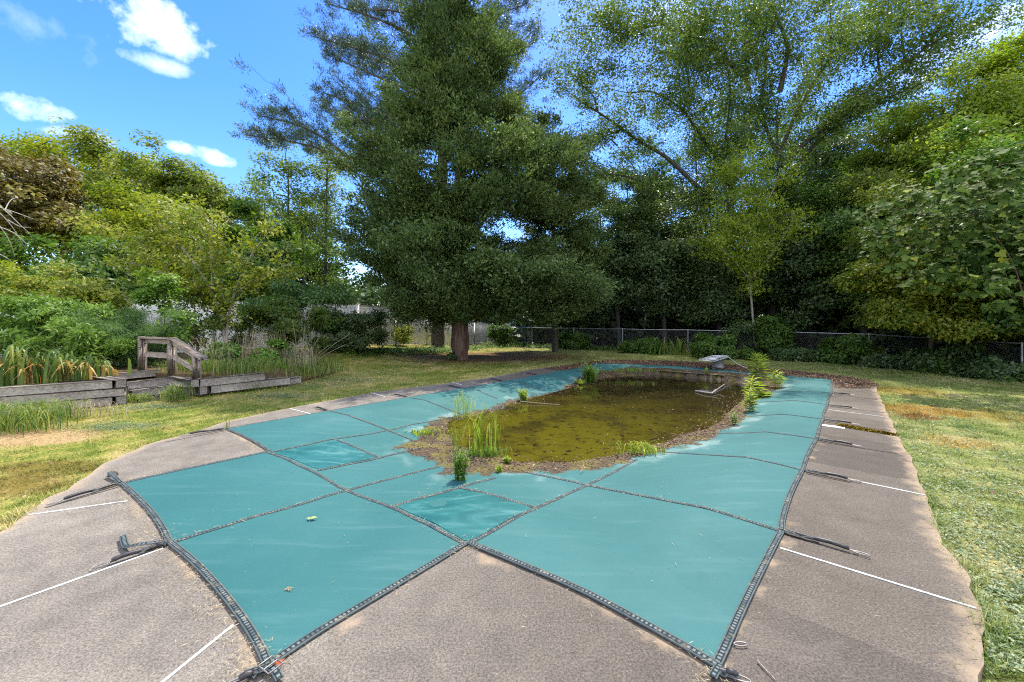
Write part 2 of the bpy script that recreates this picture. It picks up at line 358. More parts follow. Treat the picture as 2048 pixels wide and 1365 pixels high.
def mat_cover():
    t = NT('cover mesh'); p = t.pos(); silt = t.attr('silt'); n1 = t.noise(3.5, 5, .65, p); n2 = t.noise(26, 4, .7, p); n3 = t.noise(.55, 3, .5, p)
    base = t.ramp(n3, [(.3, (.022, .103, .103)), (.7, (.034, .131, .131))])
    r = t.n('ShaderNodeMapping'); t.l(p, r.inputs['Vector']); r.inputs['Rotation'].default_value = (0, 0, .855); r.inputs['Scale'].default_value = (1.0, 9, 1)
    base = t.mix(t.math('MULTIPLY', t.sm(t.noise(.9, 4, .6, r.outputs[0]), .50, .78), .22), base, (.13, .24, .235))
    base = t.mix(t.math('MULTIPLY', t.sm(t.noise(.33, 5, .65, p), .5, .7), .35), base, (.085, .19, .185))          # faint dusty streaks
    spk = t.sm(t.noise(55, 2, .5, p), .72, .78); base = t.mix(t.math('MULTIPLY', spk, .35), base, (.30, .36, .32))          # lint
    base = t.mix(t.math('MULTIPLY', t.sm(t.noise(17, 3, .6, p), .68, .76), .45), base, (.06, .10, .075)); base = t.mix(t.math('MULTIPLY', t.sm(t.noise(2.2, 5, .7, p, 1.5), .56, .74), .22), base, (.016, .075, .075))
    e = t.math('ADD', silt, t.math('MULTIPLY', t.math('SUBTRACT', n1, .5), .75))
    e = t.math('ADD', e, t.math('MULTIPLY', t.math('SUBTRACT', n2, .5), .22))
    band = t.math('MULTIPLY', t.sm(e, -.30, -.10), t.math('SUBTRACT', 1.0, t.sm(e, 0, .05)))
    base = t.mix(t.math('MULTIPLY', t.math('MULTIPLY', band, t.sm(t.noise(1.3, 3, .5, p), .45, .66)), .42), base, (.36, .44, .42))                                                      # dried scum line
    dirt = t.ramp(t.noise(38, 6, .75, p), [(.3, (.012, .009, .005)), (.48, (.045, .032, .018)), (.6, (.085, .062, .038)), (.75, (.19, .15, .10))])
    dirt = t.mix(t.sm(t.noise(3, 3, .5, p), .48, .62), dirt, (.10, .085, .02))
    col = t.mix(t.sm(e, .0, .06), base, dirt)
    wv = t.n('ShaderNodeTexWave', wave_type='BANDS', bands_direction='X'); wv.inputs['Scale'].default_value = 26; t.l(r.outputs[0], wv.inputs['Vector']); r2 = t.scale(p, (1, 1, 1))
    w2 = t.n('ShaderNodeMapping'); t.l(p, w2.inputs['Vector']); w2.inputs['Rotation'].default_value = (0, 0, .855); t.l(w2.outputs[0], wv.inputs['Vector'])
    col = t.mix(t.math('MULTIPLY', t.math('MULTIPLY', wv.outputs['Fac'], .34), t.math('SUBTRACT', 1.0, t.sm(e, 0, .06))), col, (.004, .06, .07))
    h = t.math('ADD', t.math('MULTIPLY', wv.outputs['Fac'], .06), t.math('MULTIPLY', t.math('MULTIPLY', n2, t.sm(e, 0, .06)), 1.2)); h = t.math('ADD', h, t.math('MULTIPLY', t.noise(2.4, 3, .5, p, 1.2), .9))
    t.bsdf(col, t.math('ADD', .50, t.math('MULTIPLY', n1, .25)), .22, normal=t.bump(h, .35, .02)); return t.m
M_cover = mat_cover()
fab = part(mb, 'mesh_fabric', M_cover, pool_cover, True)
at = fab.data.attributes.new('silt', 'FLOAT', 'POINT'); at.data.foreach_set('value', sdist(SILT, cv).astype(np.float32))
# webbing
def mat_web(name, dusty, edge):
    t = NT(name); uv = t.n('ShaderNodeUVMap', uv_map='UVMap').outputs[0]; sp = t.n('ShaderNodeSeparateXYZ'); t.l(uv, sp.inputs[0]); u, v = sp.outputs[0], sp.outputs[1]
    c = t.math('ABSOLUTE', t.math('SUBTRACT', t.math('FRACT', t.math('MULTIPLY', u, 2.0 if edge else 1.0)), .5))
    lane = t.math('GREATER_THAN', c, .36)                                             # pale outer lines
    inner = t.math('LESS_THAN', c, .20)
    dash = t.math('GREATER_THAN', t.math('FRACT', t.math('MULTIPLY', v, 38.0)), .5)
    dash2 = t.math('LESS_THAN', t.math('FRACT', t.math('MULTIPLY', v, 3.1)), .62)
    k = t.math('MAXIMUM', t.math('MULTIPLY', lane, .45), t.math('MULTIPLY', t.math('MULTIPLY', inner, dash), t.math('ADD', .28, t.math('MULTIPLY', dash2, .34))))
    col = t.mix(k, (.014, .024, .027), (.19, .225, .23))
    dn = t.noise(24, 4, .7, t.pos()); col = t.mix(t.math('MULTIPLY', t.sm(dn, .62 - dusty * .35, .80 - dusty * .2), .3 + .6 * dusty), col, (.34, .28, .18))
    t.bsdf(col, .75, .2); return t.m
M_web = mat_web('edge webbing', .0, True); M_strap = mat_web('seam webbing', .3, False); M_tie = mat_web('anchor webbing', .15, False)
def ribbon(mb_uv, pts, w, thick=.004, side=None):
    """flat strap along 3-D pts; returns nothing, stores uv"""
    pts = np.asarray(pts, float); t = unit(np.gradient(pts, axis=0)); s = unit(np.cross(t, np.array([0, 0, 1.0]) if side is None else side)); n = len(pts)
    up = np.cross(s, t); L = np.r_[0, np.cumsum(np.linalg.norm(np.diff(pts, axis=0), axis=1))]
    A = pts - s * w / 2; B = pts + s * w / 2
    V = np.stack([A, B, B - up * thick, A - up * thick], 1).reshape(-1, 3)
    i = np.arange(n - 1)[:, None] * 4
    q = np.concatenate([i + np.array([[a, b, b + 4, a + 4]]) for a, b in ((0, 1), (1, 2), (2, 3), (3, 0))])
    n0 = mb_uv.n; mb_uv.add(V, q)
    us = np.array([0, 1, 1, 0.0]); mb_uv.uv.append(np.stack([np.tile(us, n), np.repeat(L, 4)], 1))
def part_uv(mbu, name, mat, root, sm=False):
    o = part(mbu, name, mat, root, sm); me = o.data; uvv = np.concatenate(mbu.uv)
    li = np.zeros(len(me.loops), np.int32); me.loops.foreach_get('vertex_index', li)
    l = me.uv_layers.new(name='UVMap'); l.data.foreach_set('uv', uvv[li].astype(np.float32).ravel()); return o
for k in keys:
    p = resample(smooth(gl(edge_px[k]), 1), .06); c = outline.mean(0)
    nrm = np.stack([-np.gradient(p, axis=0)[:, 1], np.gradient(p, axis=0)[:, 0]], 1); nrm = unit(nrm)
    if not inside(outline, (p[len(p) // 2] + nrm[len(p) // 2] * .1)[None])[0]: nrm = -nrm
    w = .036 if k in ('BC', 'OP', 'NO', 'AB') else .044
    q = p + nrm * w * .38
    mbu = MB(); ribbon(mbu, np.c_[q, np.full(len(q), ZC + .006 + .004 * (keys.index(k) % 2))], w, .013)
    part_uv(mbu, 'edge_webbing', M_strap if w < .05 else M_web, pool_cover)
straps = [[(535, 905), (595, 930), (645, 953), (690, 982), (785, 1014), (860, 1052), (932, 1090)],
 [(335, 1089), (450, 1053), (570, 1019), (690, 982), (790, 956), (880, 934)], [(542, 905), (640, 885), (775, 862), (830, 848), (900, 836)],
 [(635, 942), (700, 929), (760, 917), (840, 897)], [(675, 881), (720, 900), (760, 917)], [(661, 823), (753, 851), (790, 867), (832, 884)],
 [(785, 1014), (855, 994), (920, 976), (990, 957)], [(920, 976), (990, 993), (1072, 1017)], [(938, 1089), (1000, 1055), (1072, 1017), (1174, 971), (1209, 955), (1274, 920)],
 [(1050, 945), (1074, 950), (1174, 971), (1274, 990), (1374, 1010), (1444, 1026), (1566, 1065)], [(1300, 903), (1400, 909), (1524, 921), (1606, 941)],
 [(1420, 867), (1564, 868), (1633, 878)], [(1500, 833), (1588, 831), (1646, 839)], [(1512, 805), (1606, 803), (1654, 810)], [(1540, 785), (1620, 784), (1662, 786)],
 [(819, 796), (870, 808), (925, 830)], [(928, 776), (994, 797)], [(1016, 761), (1080, 780)], [(1082, 750), (1141, 763)], [(1137, 740), (1165, 746)], [(1260, 729), (1270, 742)], [(1390, 735), (1392, 748)], [(1495, 745), (1485, 755)]]
for s in straps:
    p2 = [GC(a, b)[:2] for a, b in s]; p2 = resample(smooth(p2, 1), .07)
    mbu = MB(); ribbon(mbu, np.c_[p2, zc(p2) + .007], .034, .005); part_uv(mbu, 'seam_strap', M_strap, pool_cover)
# two solid drain panels in the mesh
tv = NT('drain panel'); pp_ = tv.pos(); mr = tv.n('ShaderNodeMapping'); tv.l(pp_, mr.inputs['Vector']); mr.inputs['Rotation'].default_value = (0, 0, .3); mr.inputs['Scale'].default_value = (1, 3.5, 1)
k_ = tv.noise(1.6, 5, .6, mr.outputs[0], .8); tv.bsdf(tv.ramp(k_, [(.38, (.010, .085, .090)), (.52, (.018, .115, .118)), (.70, (.08, .20, .195)), (.85, (.18, .30, .29))]), .38, .4)
for quad in ([(543, 906), (673, 883), (756, 916), (638, 940)], [(792, 1013), (920, 979), (1066, 1017), (936, 1086)]):
    qp = resample(np.array([GC(a, b)[:2] for a, b in quad + quad[:1]]), .1)[:-1]; qv, qf = fill(qp, (), .1); m = MB(); m.add(np.c_[qv, zc(qv) + .004 + .012 * S(sdist(qp, qv) / .25) * wob(qv[:, 0] * 2, qv[:, 1] * 2, 1.2)], qf); part(m, 'drain_panel', tv.m, pool_cover, True)
# anchors: strap, spring sleeve, hook
M_sleeve = mat_plain('black vinyl sleeve', (.028, .025, .027), .45, .4, var=.5, scale=40); M_steel = mat_plain('steel', (.22, .21, .20), .5, .4, .8)
def anchor(p_px, q_px, dz=0):
    a = np.r_[G(*p_px)[:2], .022]; b = np.r_[G(*q_px)[:2], .022]; L = np.linalg.norm(b - a); d = (b - a) / L; sd_ = unit(np.cross(d, (0, 0, 1)))
    f1, f2 = .42, .86
    mbu = MB(); t = np.linspace(0, f1 + .05, 9); pp = a + d * L * t[:, None] + sd_ * (.012 * np.sin(t * 9))[:, None]; pp[:, 2] += .012 * np.sin(t * 14) ** 2; ribbon(mbu, pp, .036, .006)
    st = part_uv(mbu, 'anchor_strap', M_tie, pool_cover)
    m = MB(); t = np.linspace(f1, f2, 12); pp = a + d * L * t[:, None]; pp[:, 2] = .028 + .008 * np.sin((t - f1) * 7); r = np.full(12, .0155); r[[0, -1]] = .012; tube(m, pp, r, 10)
    tube(m, a + d * L * np.linspace(.08, f1, 6)[:, None] + np.array([0, 0, .004]), .014, 6)
    o = part(m, 'spring_sleeve', M_sleeve, pool_cover, True)
    m = MB(); th = np.linspace(0, 2 * np.pi, 17); c = a + d * L * 1.0
    lp = c + d * (.05 * np.cos(th))[:, None] + sd_ * (.016 * np.sin(th))[:, None]; lp[:, 2] = .02; tube(m, lp, .004, 5)
    tube(m, np.array([a + d * L * f2, a + d * L * .97]), .005, 5); o2 = part(m, 'spring_hook', M_steel, pool_cover, True)
    for x in (o, o2):
        x.parent = st
for a, b in [((1568, 1066), (1722, 1112)), ((1609, 943), (1710, 965)), ((1636, 880), (1716, 895)), ((1648, 841), (1712, 851)), ((1657, 812), (1712, 819)), ((1665, 787), (1706, 792)), ((1668, 768), (1700, 772)),
             ((654, 823), (630, 817)), ((815, 796), (785, 791)), ((924, 778), (893, 773)), ((1007, 764), (978, 759)), ((1076, 751), (1050, 748)), ((1132, 741), (1108, 738)),
             ((452, 860), (367, 873)), ((240, 970), (108, 1010)), ((333, 1092), (203, 1136)), ((528, 1350), (472, 1372)), ((1437, 1350), (1478, 1364))]:
    anchor(a, b)
# loose strap ends and buckles
def loose(px, zs, w=.045, buckle=None):
    p = np.array([np.r_[G(a, b)[:2], z] for (a, b), z in zip(px, zs)]); p = resample(smooth(p, 2), .03); mbu = MB(); ribbon(mbu, p, w, .005)
    o = part_uv(mbu, 'loose_strap', M_tie, pool_cover)
    if buckle:
        c = np.r_[G(*buckle)[:2], .05]; d = unit(np.r_[G(*px[-1])[:2] - G(*px[-2])[:2], 0]); s_ = unit(np.cross(d, (0, 0, 1))); m = MB()
        q = [c + d * .045 + s_ * .034, c + d * .045 - s_ * .034, c - d * .045 - s_ * .034, c - d * .045 + s_ * .034, c + d * .045 + s_ * .034]
        tube(m, q, .004, 6); tube(m, [c + s_ * .034, c - s_ * .034], .004, 6); b_ = part(m, 'buckle', M_steel, pool_cover); b_.parent = o
loose([(246, 1079), (251, 1102), (262, 1104), (300, 1097), (333, 1090)], [.03, .03, .05, .045, .03], buckle=(317, 1094))
loose([(219, 955), (240, 970)], [.06, .03])
loose([(478, 1366), (500, 1352), (515, 1357), (535, 1346)], [.025, .03, .04, .03], .036); loose([(560, 1366), (548, 1352), (536, 1343)], [.02, .04, .03], .038, buckle=(541, 1350))
loose([(1425, 1366), (1433, 1352), (1440, 1340)], [.03, .035, .025], .038); loose([(1478, 1362), (1460, 1358), (1436, 1346)], [.03, .03, .025], .036)
m = MB(); th = np.linspace(.4, 5.9, 16); c = G(1481, 1293); pp = np.stack([c[0] + .035 * np.cos(th), c[1] + .013 * np.sin(th) * np.sign(1), np.full(16, .012)], 1); tube(m, pp, .004, 5); part(m, 'cord_loop', M_steel, pool_cover)

# puddle
def mat_water():
    t = NT('murky water'); p = t.pos(); n = t.noise(1.1, 4, .6, p); d = t.sm(n, .45, .68); c = t.mix(d, (.078, .068, .006), (.034, .028, .006))
    dt = t.n('ShaderNodeVectorMath', operation='DOT_PRODUCT'); t.l(p, dt.inputs[0]); dt.inputs[1].default_value = (AX[0], AX[1], 0); c = t.mix(t.math('MULTIPLY', t.sm(t.math('ADD', dt.outputs['Value'], t.math('MULTIPLY', n, 3.0)), 6.0, 12.0), .85), c, (.016, .012, .006))      # far end painted darker, imitating the dark woods mirrored there
    f = t.sm(t.noise(7, 6, .72, p), .54, .63); c = t.mix(f, c, (.016, .011, .006))
    f = t.sm(t.noise(34, 5, .7, p), .60, .68); c = t.mix(f, c, (.026, .02, .009))
    f2 = t.sm(t.noise(60, 2, .5, p), .70, .74); c = t.mix(t.math('MULTIPLY', f2, .12), c, (.16, .13, .07))
    wet = t.math('ADD', t.math('MULTIPLY', f, .4), t.math('MULTIPLY', f2, .4))
    t.bsdf(c, t.math('ADD', .03, t.math('MULTIPLY', wet, .4)), .6, normal=t.bump(t.math('ADD', t.math('MULTIPLY', t.noise(5, 2, .5, p), .12), f), .05, .01)); return t.m
wv_, wf_ = fill(WATER, (), .3)
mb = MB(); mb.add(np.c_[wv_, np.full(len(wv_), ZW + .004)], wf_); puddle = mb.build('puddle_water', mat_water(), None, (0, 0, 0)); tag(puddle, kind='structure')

# deck
deck_in = HOLE
deck_out_px = [(171, 955), (137, 979), (92, 996), (60, 1025), (20, 1055)]
right_px = [(1975, 1420), (1949, 1365), (1969, 1315), (1956, 1220), (1926, 1145), (1886, 1090), (1856, 1000), (1820, 910), (1797, 873), (1779, 835), (1766, 807), (1755, 781), (1752, 768)]
far_px = [(1735, 762), (1670, 752), (1560, 740), (1470, 731), (1400, 726), (1300, 722), (1220, 721), (1170, 725), (1141, 731)]
left_px = [(1068, 738), (976, 756), (884, 768), (756, 784), (581, 816), (455, 842), (415, 856), (369, 870), (290, 890), (239, 914), (205, 928), (171, 955), (137, 979), (92, 996), (60, 1025), (20, 1055), (-30, 1078), (-120, 1085), (-300, 1110)]
deck_outer = resample(np.vstack([gl(right_px), gl(far_px), gl(left_px), [[-5.5, 1.0], [-5.2, -2.5], [4.2, -2.5], [3.2, 0.6]], gl(right_px[:1])]), .12)[:-1]
deck_outer = deck_outer + np.stack([wob(deck_outer[:, 0], deck_outer[:, 1], 4, 1), wob(deck_outer[:, 1], deck_outer[:, 0], 5, 2)], 1) * .03
DECK = Field(deck_outer)
def mat_deck():
    t = NT('deck concrete'); p = t.pos(); big = t.noise(.5, 5, .6, p); mid = t.noise(4, 6, .7, p); f = t.noise(75, 3, .95, p); g = t.noise(46, 3, .9, p); st = t.noise(1.6, 6, .7, p, .8)
    sx = t.n('ShaderNodeSeparateXYZ'); t.l(p, sx.inputs[0])
    c = t.ramp(t.math('ADD', t.math('MULTIPLY', big, .6), t.math('MULTIPLY', mid, .4)), [(.36, (.110, .099, .086)), (.5, (.158, .142, .123)), (.62, (.208, .188, .162))])
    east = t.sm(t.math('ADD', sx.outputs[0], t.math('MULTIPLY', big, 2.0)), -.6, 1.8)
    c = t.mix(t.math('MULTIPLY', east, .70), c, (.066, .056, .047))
    c = t.mix(t.math('MULTIPLY', t.sm(f, .38, .62), 1.0), t.mix(1, c, (.58, .57, .56), 'MULTIPLY'), t.mix(1, c, (1.38, 1.37, 1.35), 'MULTIPLY'))
    c = t.mix(t.math('MULTIPLY', t.sm(g, .62, .72), .6), c, (.40, .36, .31)); c = t.mix(t.math('MULTIPLY', t.sm(g, .40, .30), .6), c, (.045, .040, .038))
    c = t.mix(t.math('MULTIPLY', t.sm(st, .54, .72), .28), c, t.mix(1, c, (.52, .50, .50), 'MULTIPLY')); c = t.mix(t.math('MULTIPLY', t.sm(st, .44, .30), .12), c, (.30, .265, .225))
    dn = t.n('ShaderNodeVectorMath', operation='DOT_PRODUCT'); t.l(p, dn.inputs[0]); dn.inputs[1].default_value = (AX[0], AX[1], 0)
    wn_ = t.n('ShaderNodeTexWhiteNoise', noise_dimensions='1D'); t.l(t.math('FLOOR', t.math('DIVIDE', t.math('ADD', dn.outputs['Value'], .35), 1.62)), wn_.inputs['W'])
    c = t.mix(t.math('MULTIPLY', t.sm(sx.outputs[0], 1.2, 1.8), .45), c, t.mix(1, c, t.ramp(wn_.outputs['Value'], [(0, (.6, .6, .6)), (1, (1.35, 1.33, 1.3))]), 'MULTIPLY'))      # slabs poured at different times
    ed = t.attr('edge'); dust = t.math('MULTIPLY', t.sm(t.math('ADD', ed, t.math('MULTIPLY', t.math('SUBTRACT', mid, .5), .5)), .14, -.02), .6)
    c = t.mix(dust, c, (.36, .27, .18))
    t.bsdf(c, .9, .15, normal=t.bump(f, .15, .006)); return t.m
# deck sheet: hole follows the coping, the cover hides its rim
V = [tuple(p) for p in deck_outer] + [tuple(p) for p in HOLE]
gx, gy = np.meshgrid(np.arange(-6, 14, .28), np.arange(-3, 18, .28)); g = np.stack([gx.ravel(), gy.ravel()], 1); g = g[(sdist(deck_outer, g) > .05) & (sdist(HOLE, g) < -.05)]
n1 = len(deck_outer); E = [(i, (i + 1) % n1) for i in range(n1)] + [(n1 + i, n1 + (i + 1) % len(HOLE)) for i in range(len(HOLE))]
r = delaunay_2d_cdt([Vector(p) for p in V] + [Vector(p) for p in g], E, [], 1, 1e-5)
dv = np.array([v[:] for v in r[0]]); df = np.array([f[:] for f in r[2]]); cen = dv[df].mean(1); df = df[sdist(HOLE, cen) < 0]
mb = MB(); mb.add(np.c_[dv, np.zeros(len(dv))], df)
ob = np.stack([deck_outer, np.roll(deck_outer, -1, 0)], 1); n1 = len(deck_outer)
mb.add(np.vstack([np.c_[deck_outer, np.zeros(n1)], np.c_[deck_outer, np.full(n1, -.12)]]), np.stack([np.arange(n1), (np.arange(n1) + 1) % n1, n1 + (np.arange(n1) + 1) % n1, n1 + np.arange(n1)], 1))
deck = mb.build('pool_deck', mat_deck(), None, (0, 0, 0)); tag(deck, kind='structure')
ea = np.full(len(deck.data.vertices), 1.0, np.float32); co = np.zeros(len(ea) * 3, np.float32); deck.data.vertices.foreach_get('co', co); co = co.reshape(-1, 3)
ea = np.minimum(np.abs(segdist(deck_outer, co[:, :2])), np.abs(segdist(outline, co[:, :2])) * 1.4)
at = deck.data.attributes.new('edge', 'FLOAT', 'POINT'); at.data.foreach_set('value', ea.astype(np.float32))
M_joint = mat_plain('white joint filler', (.60, .59, .56), .8, .15, var=.35, scale=14); M_moss = mat_plain('ochre moss', (.17, .12, .012), .95, .1, var=.5, scale=60)
M_groove = mat_plain('dark joint groove', (.03, .024, .02), .95, .05, var=.5, scale=30)
def joint(px, w=.016, mat=None, name='joint_strip', h=.006):
    p = resample(np.array([G(a, b) for a, b in px]), .2); p[:, 2] = h; m = MB(); mbu = MB(); ribbon(mbu, p, w, h * .8); o = mbu.build(name, mat or M_joint, deck, (0, 0, 0)); return o
for px in ([(57, 1031), (255, 1003)], [(-60, 1236), (326, 1098)], [(310, 1378), (466, 1252)], [(1560, 1097), (1952, 1218)], [(1718, 964), (1849, 991)], [(1656, 820), (1765, 834)], [(580, 818), (624, 829)], [(742, 786), (770, 794)], [(905, 765), (925, 771)]):
    joint(px)
for px in ([(1636, 884), (1795, 908)], [(1612, 948), (1700, 966)], [(1570, 1070), (1640, 1090)], [(1652, 845), (1782, 862)], [(1660, 814), (1768, 826)], [(1668, 790), (1755, 800)], [(240, 974), (92, 1016)], [(333, 1094), (150, 1160)], [(452, 862), (330, 885)]):
    joint(px, .013, M_groove, 'joint_groove', .003)
joint([(1643, 851), (1690, 857)], .13, None, 'joint_patch', .008)
rr = rs.uniform(0, 1, 1500); a_, b_ = G(1683, 853), G(1792, 872); mp = a_ + (b_ - a_) * rr[:, None] ** 1.3; mp[:, :2] += rs.normal(0, 1, (1500, 2)) * (.03 * (1 - rr[:, None]) + .008); mp[:, 2] = .004 + rs.uniform(0, .018, 1500)
lv, lf = leaf_quads(mp, rnd_unit(1500), rnd_unit(1500) + np.array([0, 0, 2]), .035, .02); mb = MB(); mb.add(lv, lf, rs.uniform(0, 1, 1500)); moss = mb.build('moss', M_moss, None, (0, 0, 0)); tag(moss, 'ochre moss grown along the deck joint', 'moss', kind='stuff')

# ------------------------------------------------------------------ ground
def hz(x, y):
    x = np.asarray(x, float); y = np.asarray(y, float)
    h = .5 * S((-x - 3) / 6) * S((y - 11) / 8) + .03 * wob(x, y, .35) * S((np.hypot(x, y) - 12) / 8)
    return h - .035 + .018 * wob(x, y, 1.1)
gs = np.r_[np.arange(-90, -16, 3.0), np.arange(-16, 18, .22), np.arange(18, 92, 3.0)]; gt = np.r_[np.arange(-40, -3, 3.0), np.arange(-3, 22, .22), np.arange(22, 40, 1.0), np.arange(40, 140, 5.0)]
gx, gy = np.meshgrid(gs, gt); pz = np.stack([gx.ravel(), gy.ravel()], 1); z = hz(pz[:, 0], pz[:, 1])
sdk = sdist(deck_outer, pz); z = np.where(sdk > -.25, z * (1 - S((sdk + .25) / .25)) - .05 * S((sdk + .25) / .25), z); z = np.where(sdist(HOLE, pz) > -.2, -1.3, z)
nx, ny = len(gs), len(gt); i = np.arange(ny - 1)[:, None] * nx + np.arange(nx - 1)[None]; q = np.stack([i, i + 1, i + nx + 1, i + nx], -1).reshape(-1, 4)
CEDAR = G(921, 718); PINE = G(876, 696)
def lawn_color(t, p):
    a = t.noise(.55, 4, .6, p); b = t.noise(2.6, 5, .65, p); c = t.noise(14, 4, .7, p); sx = t.n('ShaderNodeSeparateXYZ'); t.l(p, sx.inputs[0])
    k = t.math('ADD', t.math('ADD', t.math('MULTIPLY', a, .45), t.math('MULTIPLY', b, .4)), t.math('MULTIPLY', c, .15))
    col = t.ramp(k, [(.36, (.11, .175, .03)), (.46, (.21, .26, .05)), (.53, (.36, .345, .11)), (.60, (.52, .445, .22)), (.70, (.58, .48, .31))])
    colr = t.ramp(k, [(.36, (.10, .165, .045)), (.46, (.19, .25, .07)), (.55, (.32, .345, .14)), (.65, (.52, .47, .26))])
    col = t.mix(t.sm(sx.outputs[0], -2, 3), col, colr)
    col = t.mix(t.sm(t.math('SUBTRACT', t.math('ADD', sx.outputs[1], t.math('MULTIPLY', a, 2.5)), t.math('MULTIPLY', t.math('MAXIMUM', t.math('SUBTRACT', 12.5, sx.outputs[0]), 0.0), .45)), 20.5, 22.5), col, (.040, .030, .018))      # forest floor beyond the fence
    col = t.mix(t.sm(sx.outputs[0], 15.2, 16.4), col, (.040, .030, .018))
    def spot(c_, rx, ry, colour, soft=.45, k_=.85):
        m = t.n('ShaderNodeMapping', vector_type='TEXTURE'); t.l(p, m.inputs['Vector']); m.inputs['Location'].default_value = (c_[0], c_[1], 0); m.inputs['Scale'].default_value = (rx, ry, 1000)
        ln = t.n('ShaderNodeVectorMath', operation='LENGTH'); t.l(m.outputs[0], ln.inputs[0])
        f = t.sm(t.math('ADD', ln.outputs['Value'], t.math('MULTIPLY', t.math('SUBTRACT', b, .5), 1.6)), 1.1, 1.1 - soft)
        return t.mix(t.math('MULTIPLY', f, k_), col, colour)
    col = spot(CEDAR + np.array([.8, 1.5, 0]), 5.2, 3.2, (.20, .115, .06), .5, .85)          # fallen needles under the cedar
    col = spot(G(85, 872), .95, .5, (.46, .34, .20)); col = spot(G(15, 965), .8, .35, (.20, .14, .04), .5, .7); col = spot(G(100, 930), .8, .3, (.17, .13, .03), .5, .7)
    col = spot(G(1845, 818), 1.0, .75, (.34, .19, .035), .6, .8); col = spot(G(1830, 830), .5, .35, (.17, .075, .02), .6, .8); col = spot(G(1810, 780), 1.1, .9, (.26, .19, .02), .7, .7); col = spot(G(2010, 830), .9, .9, (.24, .17, .02), .7, .6); col = spot(G(1920, 880), .5, .4, (.36, .24, .06), .6, .7)
    return col, c
def mat_ground():
    t = NT('lawn soil'); p = t.pos(); c, f = lawn_color(t, p); c = t.mix(1, c, (.80, .74, .66), 'MULTIPLY'); c = t.mix(t.sm(t.noise(30, 4, .7, p), .4, .65), c, t.mix(1, c, (.5, .48, .45), 'MULTIPLY'))
    t.bsdf(c, .95, .1, normal=t.bump(f, .6, .04)); return t.m
mb = MB(); mb.add(np.c_[pz, z], q); ground = mb.build('ground', mat_ground(), None, (0, 0, 0), True); tag(ground, kind='structure')
# planting bed behind the timbers
bed_front = np.vstack([[G(-260, 860)[:2]], [[-9.75, 7.3]], [[-8.28, 8.46]], [[-10.0, 9.32]], [[-9.5, 10.32]], [[-8.3, 9.74]], [[-7.3, 9.27]], [[-6.36, 10.36]], [[-6.05, 11.2]], [[-5.75, 13.1]], [[-6.6, 14.6]], [[-9, 16.2]], [[-14, 17]], [[-22, 16]], [[-22, 4.5]]])
bv, bf = fill(resample(np.vstack([bed_front, bed_front[:1]]), .25)[:-1], (), .3)
def zbed(x, y): return np.maximum(.45 + .05 * wob(x, y, .8) + .0 * x, hz(x, y) + .05)
bvz = zbed(bv[:, 0], bv[:, 1]); dd = segdist(np.array([[-5.75, 13.1], [-6.6, 14.6], [-9, 16.2], [-14, 17]]), bv, False); bvz = np.where(dd < 1.5, hz(bv[:, 0], bv[:, 1]) + .0 + (bvz - hz(bv[:, 0], bv[:, 1])) * S(dd / 1.5), bvz)
dd = segdist(np.array([[-6.3, 10.45], [-6.05, 11.2], [-5.75, 13.1]]), bv, False); bvz = np.where(dd < 1.0, hz(bv[:, 0], bv[:, 1]) + .08 + (bvz - hz(bv[:, 0], bv[:, 1]) - .08) * S(dd), bvz)
t = NT('bed soil'); f = t.noise(18, 5, .7, t.pos()); t.bsdf(t.ramp(f, [(.3, (.05, .035, .02)), (.55, (.13, .09, .045)), (.75, (.24, .17, .09))]), .95, .1, normal=t.bump(f, .6, .05))
mb = MB(); mb.add(np.c_[bv, bvz], bf); ob = resample(np.vstack([bed_front, bed_front[:1]]), .25)[:-1]; n1 = len(ob); oz = np.array([bvz[np.argmin(((bv - p) ** 2).sum(1))] for p in ob]); mb.add(np.vstack([np.c_[ob, oz], np.c_[ob, np.full(n1, -.3)]]), np.stack([np.arange(n1), (np.arange(n1) + 1) % n1, n1 + (np.arange(n1) + 1) % n1, n1 + np.arange(n1)], 1)); bed = mb.build('planting_bed_ground', t.m, None, (0, 0, 0), True); tag(bed, kind='structure')
BEDP = bed_front

# ------------------------------------------------------------------ grass
def mat_grass():
    t = NT('grass blades'); p = t.pos(); c, f = lawn_color(t, p); v = t.attr('v')
    c = t.mix(1, c, t.ramp(v, [(0, (.55, .62, .5)), (.5, (.95, 1, .85)), (.85, (1.25, 1.2, 1.1)), (1, (1.7, 1.5, 1.35))]), 'MULTIPLY')
    b = t.bsdf(c, .6, .25, final=False); tr = t.n('ShaderNodeBsdfTranslucent'); t.l(c, tr.inputs[0]); m = t.n('ShaderNodeMixShader'); m.inputs[0].default_value = .3; t.l(b, m.inputs[1]); t.l(tr.outputs[0], m.inputs[2]); t.l(m.outputs[0], t.out.inputs[0]); return t.m
def scatter(n, ring):      # n points in view, density falling with distance
    d = ring[0] * (ring[1] / ring[0]) ** rs.uniform(0, 1, n); u = rs.uniform(-1.75, 1.75, n); return np.stack([u * d, d], 1)
gp = np.vstack([scatter(400000, (2.0, 8)), scatter(380000, (6, 15)), scatter(150000, (13, 26))])
keep = (DECK(gp) < .10 * rs.uniform(-.8, 1, len(gp)) ** 3) & ~inside(BEDP, gp)
keep &= (gp[:, 0] > -11) & (gp[:, 1] < 24)
bare = np.exp(-(((gp - G(85, 872)[:2]) / [.8, .42]) ** 2).sum(1)) + .75 * np.exp(-(((gp - CEDAR[:2] - [.8, 1]) / [4, 2.6]) ** 2).sum(1))
keep &= rs.uniform(0, 1, len(gp)) > bare
clump_n = .5 + .5 * wob(gp[:, 0] * 2.2, gp[:, 1] * 2.2, 1.9); keep &= rs.uniform(0, 1, len(gp)) < .35 + .75 * clump_n
